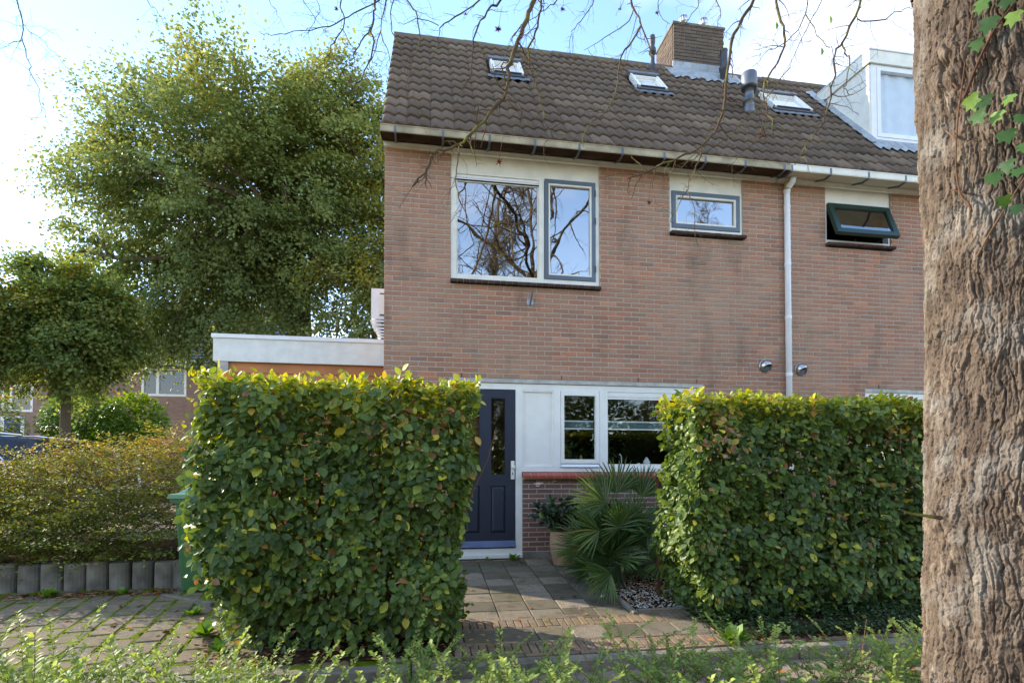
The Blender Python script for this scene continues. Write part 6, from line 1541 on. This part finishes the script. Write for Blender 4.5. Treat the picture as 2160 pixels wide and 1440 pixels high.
# ================================================================ things behind the camera, seen only in the window reflections
fb_h = far_house('brick house across the street behind the viewer, mirrored in the front door', -9.5, 3.0, -15.0, 5.3, 8.4, [(-8, -6.6, 3.6, 4.8), (-4, -2.6, 3.6, 4.8), (.2, 1.6, 3.6, 4.8), (-7.5, -5.5, .8, 2.2), (-.6, 1.4, .8, 2.2)], group=None, wm='brick_low')
fb_h.rotation_euler = (0, 0, math.pi); fb_h.location = (3.0, -15, -.3)
for k, (x, y, s, h) in enumerate(((4.2, -9.5, 2.8, 4.6), (8.0, -10, 3.0, 5.0), (11.8, -10.5, 3.0, 5.2), (15.5, -11, 3.0, 5.0), (6.0, -12.5, 3.4, 5.6))):
    bush('dense dark evergreen shrub behind the viewer, %s' % ['nearest the street tree', 'second in the row', 'third in the row', 'last in the row', 'behind the row'][k], (x, y, h * .5 - .2), (s * .75, 1.6, h * .58), 60 + k, 6500, .24, 'shrubs across the street', .25, 'leaf_tree')
def bare_tree2(base, seed, label, H=12, lean=(.05, 0)):
    root = tag(empty('street_tree', base), label, 'tree', 'bare trees across the street'); r_ = random.Random(seed)
    tr_ = [Vector((lean[0] * z + r_.gauss(0, .05), lean[1] * z + r_.gauss(0, .05), z)) for z in np.linspace(-.4, H, 12)]
    mb = MB(); mb.tv = .3; mb.tube(tr_, [.22 * (1 - i / 13.5) + .02 for i in range(12)], 10); mb.build('trunk', MT['bark_tree'], root, True)
    lm = MB()
    def grow(p, d, L, rad, dep):
        pts = [p]; n = 6
        for j in range(n): d = (d + rdir(r_) * .22 + Vector((0, 0, .05 if dep < 2 else -.02))).normalized(); pts.append(pts[-1] + d * L / n)
        lm.tv = r_.random(); lm.tube(pts, [rad * (1 - .7 * j / n) for j in range(n + 1)], 6 if dep == 0 else 4, False)
        if dep < 3:
            for j in range(1, n + 1):
                for q in range(2 if dep < 2 else 1):
                    if r_.random() < .85:
                        o_ = d.orthogonal(); o_.rotate(Matrix.Rotation(r_.uniform(0, 6.28), 3, d)); grow(pts[j], (d * .7 + o_ * .8).normalized(), L * r_.uniform(.35, .6), rad * (1 - .7 * j / n) * .55 + .003, dep + 1)
    for i in range(3, 12):
        for q in range(3):
            a = r_.uniform(0, 6.28); grow(tr_[i], Vector((math.cos(a), math.sin(a), r_.uniform(.2, .8))).normalized(), r_.uniform(2.2, 3.8) * (1.1 - i / 16), .09 * (1.1 - i / 14), 0)
    lm.build('limbs', MT['bark_tree'], root)['kind'] = 'stuff'
bare_tree2((2.35, -8.0, -.3), 4, 'bare tree across the street mirrored in the upstairs window', 13)
bare_tree2((10.8, -7.0, -.3), 9, 'second bare tree across the street, further right', 11)

# ================================================================ low box honeysuckle in the foreground
rs = np.random.RandomState(77); rl = random.Random(77)
P = []; D = []; Nn = []; T = []; tw = MB()
def sprig(x, y, z0, L, az, el0, tone):
    d = np.array([math.cos(az) * math.cos(el0), math.sin(az) * math.cos(el0), math.sin(el0)]); p = np.array([x, y, z0]); pts = [p.copy()]; st = .013; n = int(L / st)
    nrm0 = rs.normal(0, 1, 3)
    for k in range(n):
        d = d + np.array([0, 0, -.012]) + rs.normal(0, .02, 3); d /= np.linalg.norm(d); p = p + d * st
        if k % 6 == 5: pts.append(p.copy())
        if k < n * .25: continue
        side = np.cross(d, [0, 0, 1.0]); side /= np.linalg.norm(side) + 1e-6
        for sg in (-1, 1):
            P.append(p + rs.normal(0, .002, 3)); D.append(side * sg + d * .55 + np.array([0, 0, .25]) + rs.normal(0, .25, 3)); Nn.append(np.array([0, -.2, 1.0]) + rs.normal(0, .3, 3))
            T.append(tone + .35 * (k / n) ** 2 + rs.normal(0, .08))
    pts.append(p)
    tw.tv = rl.random(); tw.tube([tuple(q) for q in pts], [.0022 * (1 - .6 * i / len(pts)) for i in range(len(pts))], 3, False)
for k in range(1350):
    x = rs.uniform(-4.4, 3.8); y = rs.uniform(1.9, 3.66); dens = .55 + .45 * smooth(3.2, 2.2, y)
    if math.hypot(x - TX, y - TY) < .45: continue
    left = smooth(-.6, -2.0, x)
    if rs.rand() > dens * (.62 if y < 3.1 else .36) * (1 + .7 * left) * (.45 + 1.1 * float(vnoise(np.array(x / .5), np.array(y / .4), 6))): continue
    z0 = -.33; base_h = .08 + .28 * smooth(3.6, 2.3, y) + .12 * left
    main_az = rs.uniform(0, 6.28); L = rs.uniform(.25, .55) * (1.0 + .25 * (rs.rand() < .18))
    if x > 1.2 and y < 2.4: L *= .8
    tone = rs.uniform(.12, .5)
    sprig(x, y, z0 + rs.uniform(0, base_h), L, main_az, rs.uniform(.55, 1.35), tone)
    for q in range(3): sprig(x + rs.normal(0, .04), y + rs.normal(0, .04), z0 + rs.uniform(.02, base_h + .08), L * rs.uniform(.35, .75), rs.uniform(0, 6.28), rs.uniform(.1, 1.0), tone + rs.normal(0, .06))
fg = tag(empty('low_shrubs', (0, 0, 0)), 'loose low shrubs with arching small-leaved sprigs across the foreground', 'ground cover', kind='stuff')
n = len(P); leaf_obj('foliage', np.array(P), np.array(D), np.array(Nn), rs.uniform(.020, .034, n), np.clip(np.array(T), 0, .97), LEAF4, MT['leaf_low'], fg)
for k in range(60):
    x = rs.uniform(-3.5, 3.3); y = rs.uniform(1.8, 3.6); 
    if math.hypot(x - TX, y - TY) < .5: continue
    a = rs.uniform(0, 6.28); L = rs.uniform(.25, .6); d = Vector((math.cos(a) * .5, math.sin(a) * .5, rs.uniform(.5, 1.2))).normalized(); p = Vector((x, y, -.33)); tw.tv = .9
    tw.tube([p, p + d * L * .5, p + d * L + Vector((math.cos(a), math.sin(a), -.2)) * .05], [.003, .0026, .0016], 4, False)
tw.build('twigs', MT['twig'], fg)['kind'] = 'stuff'
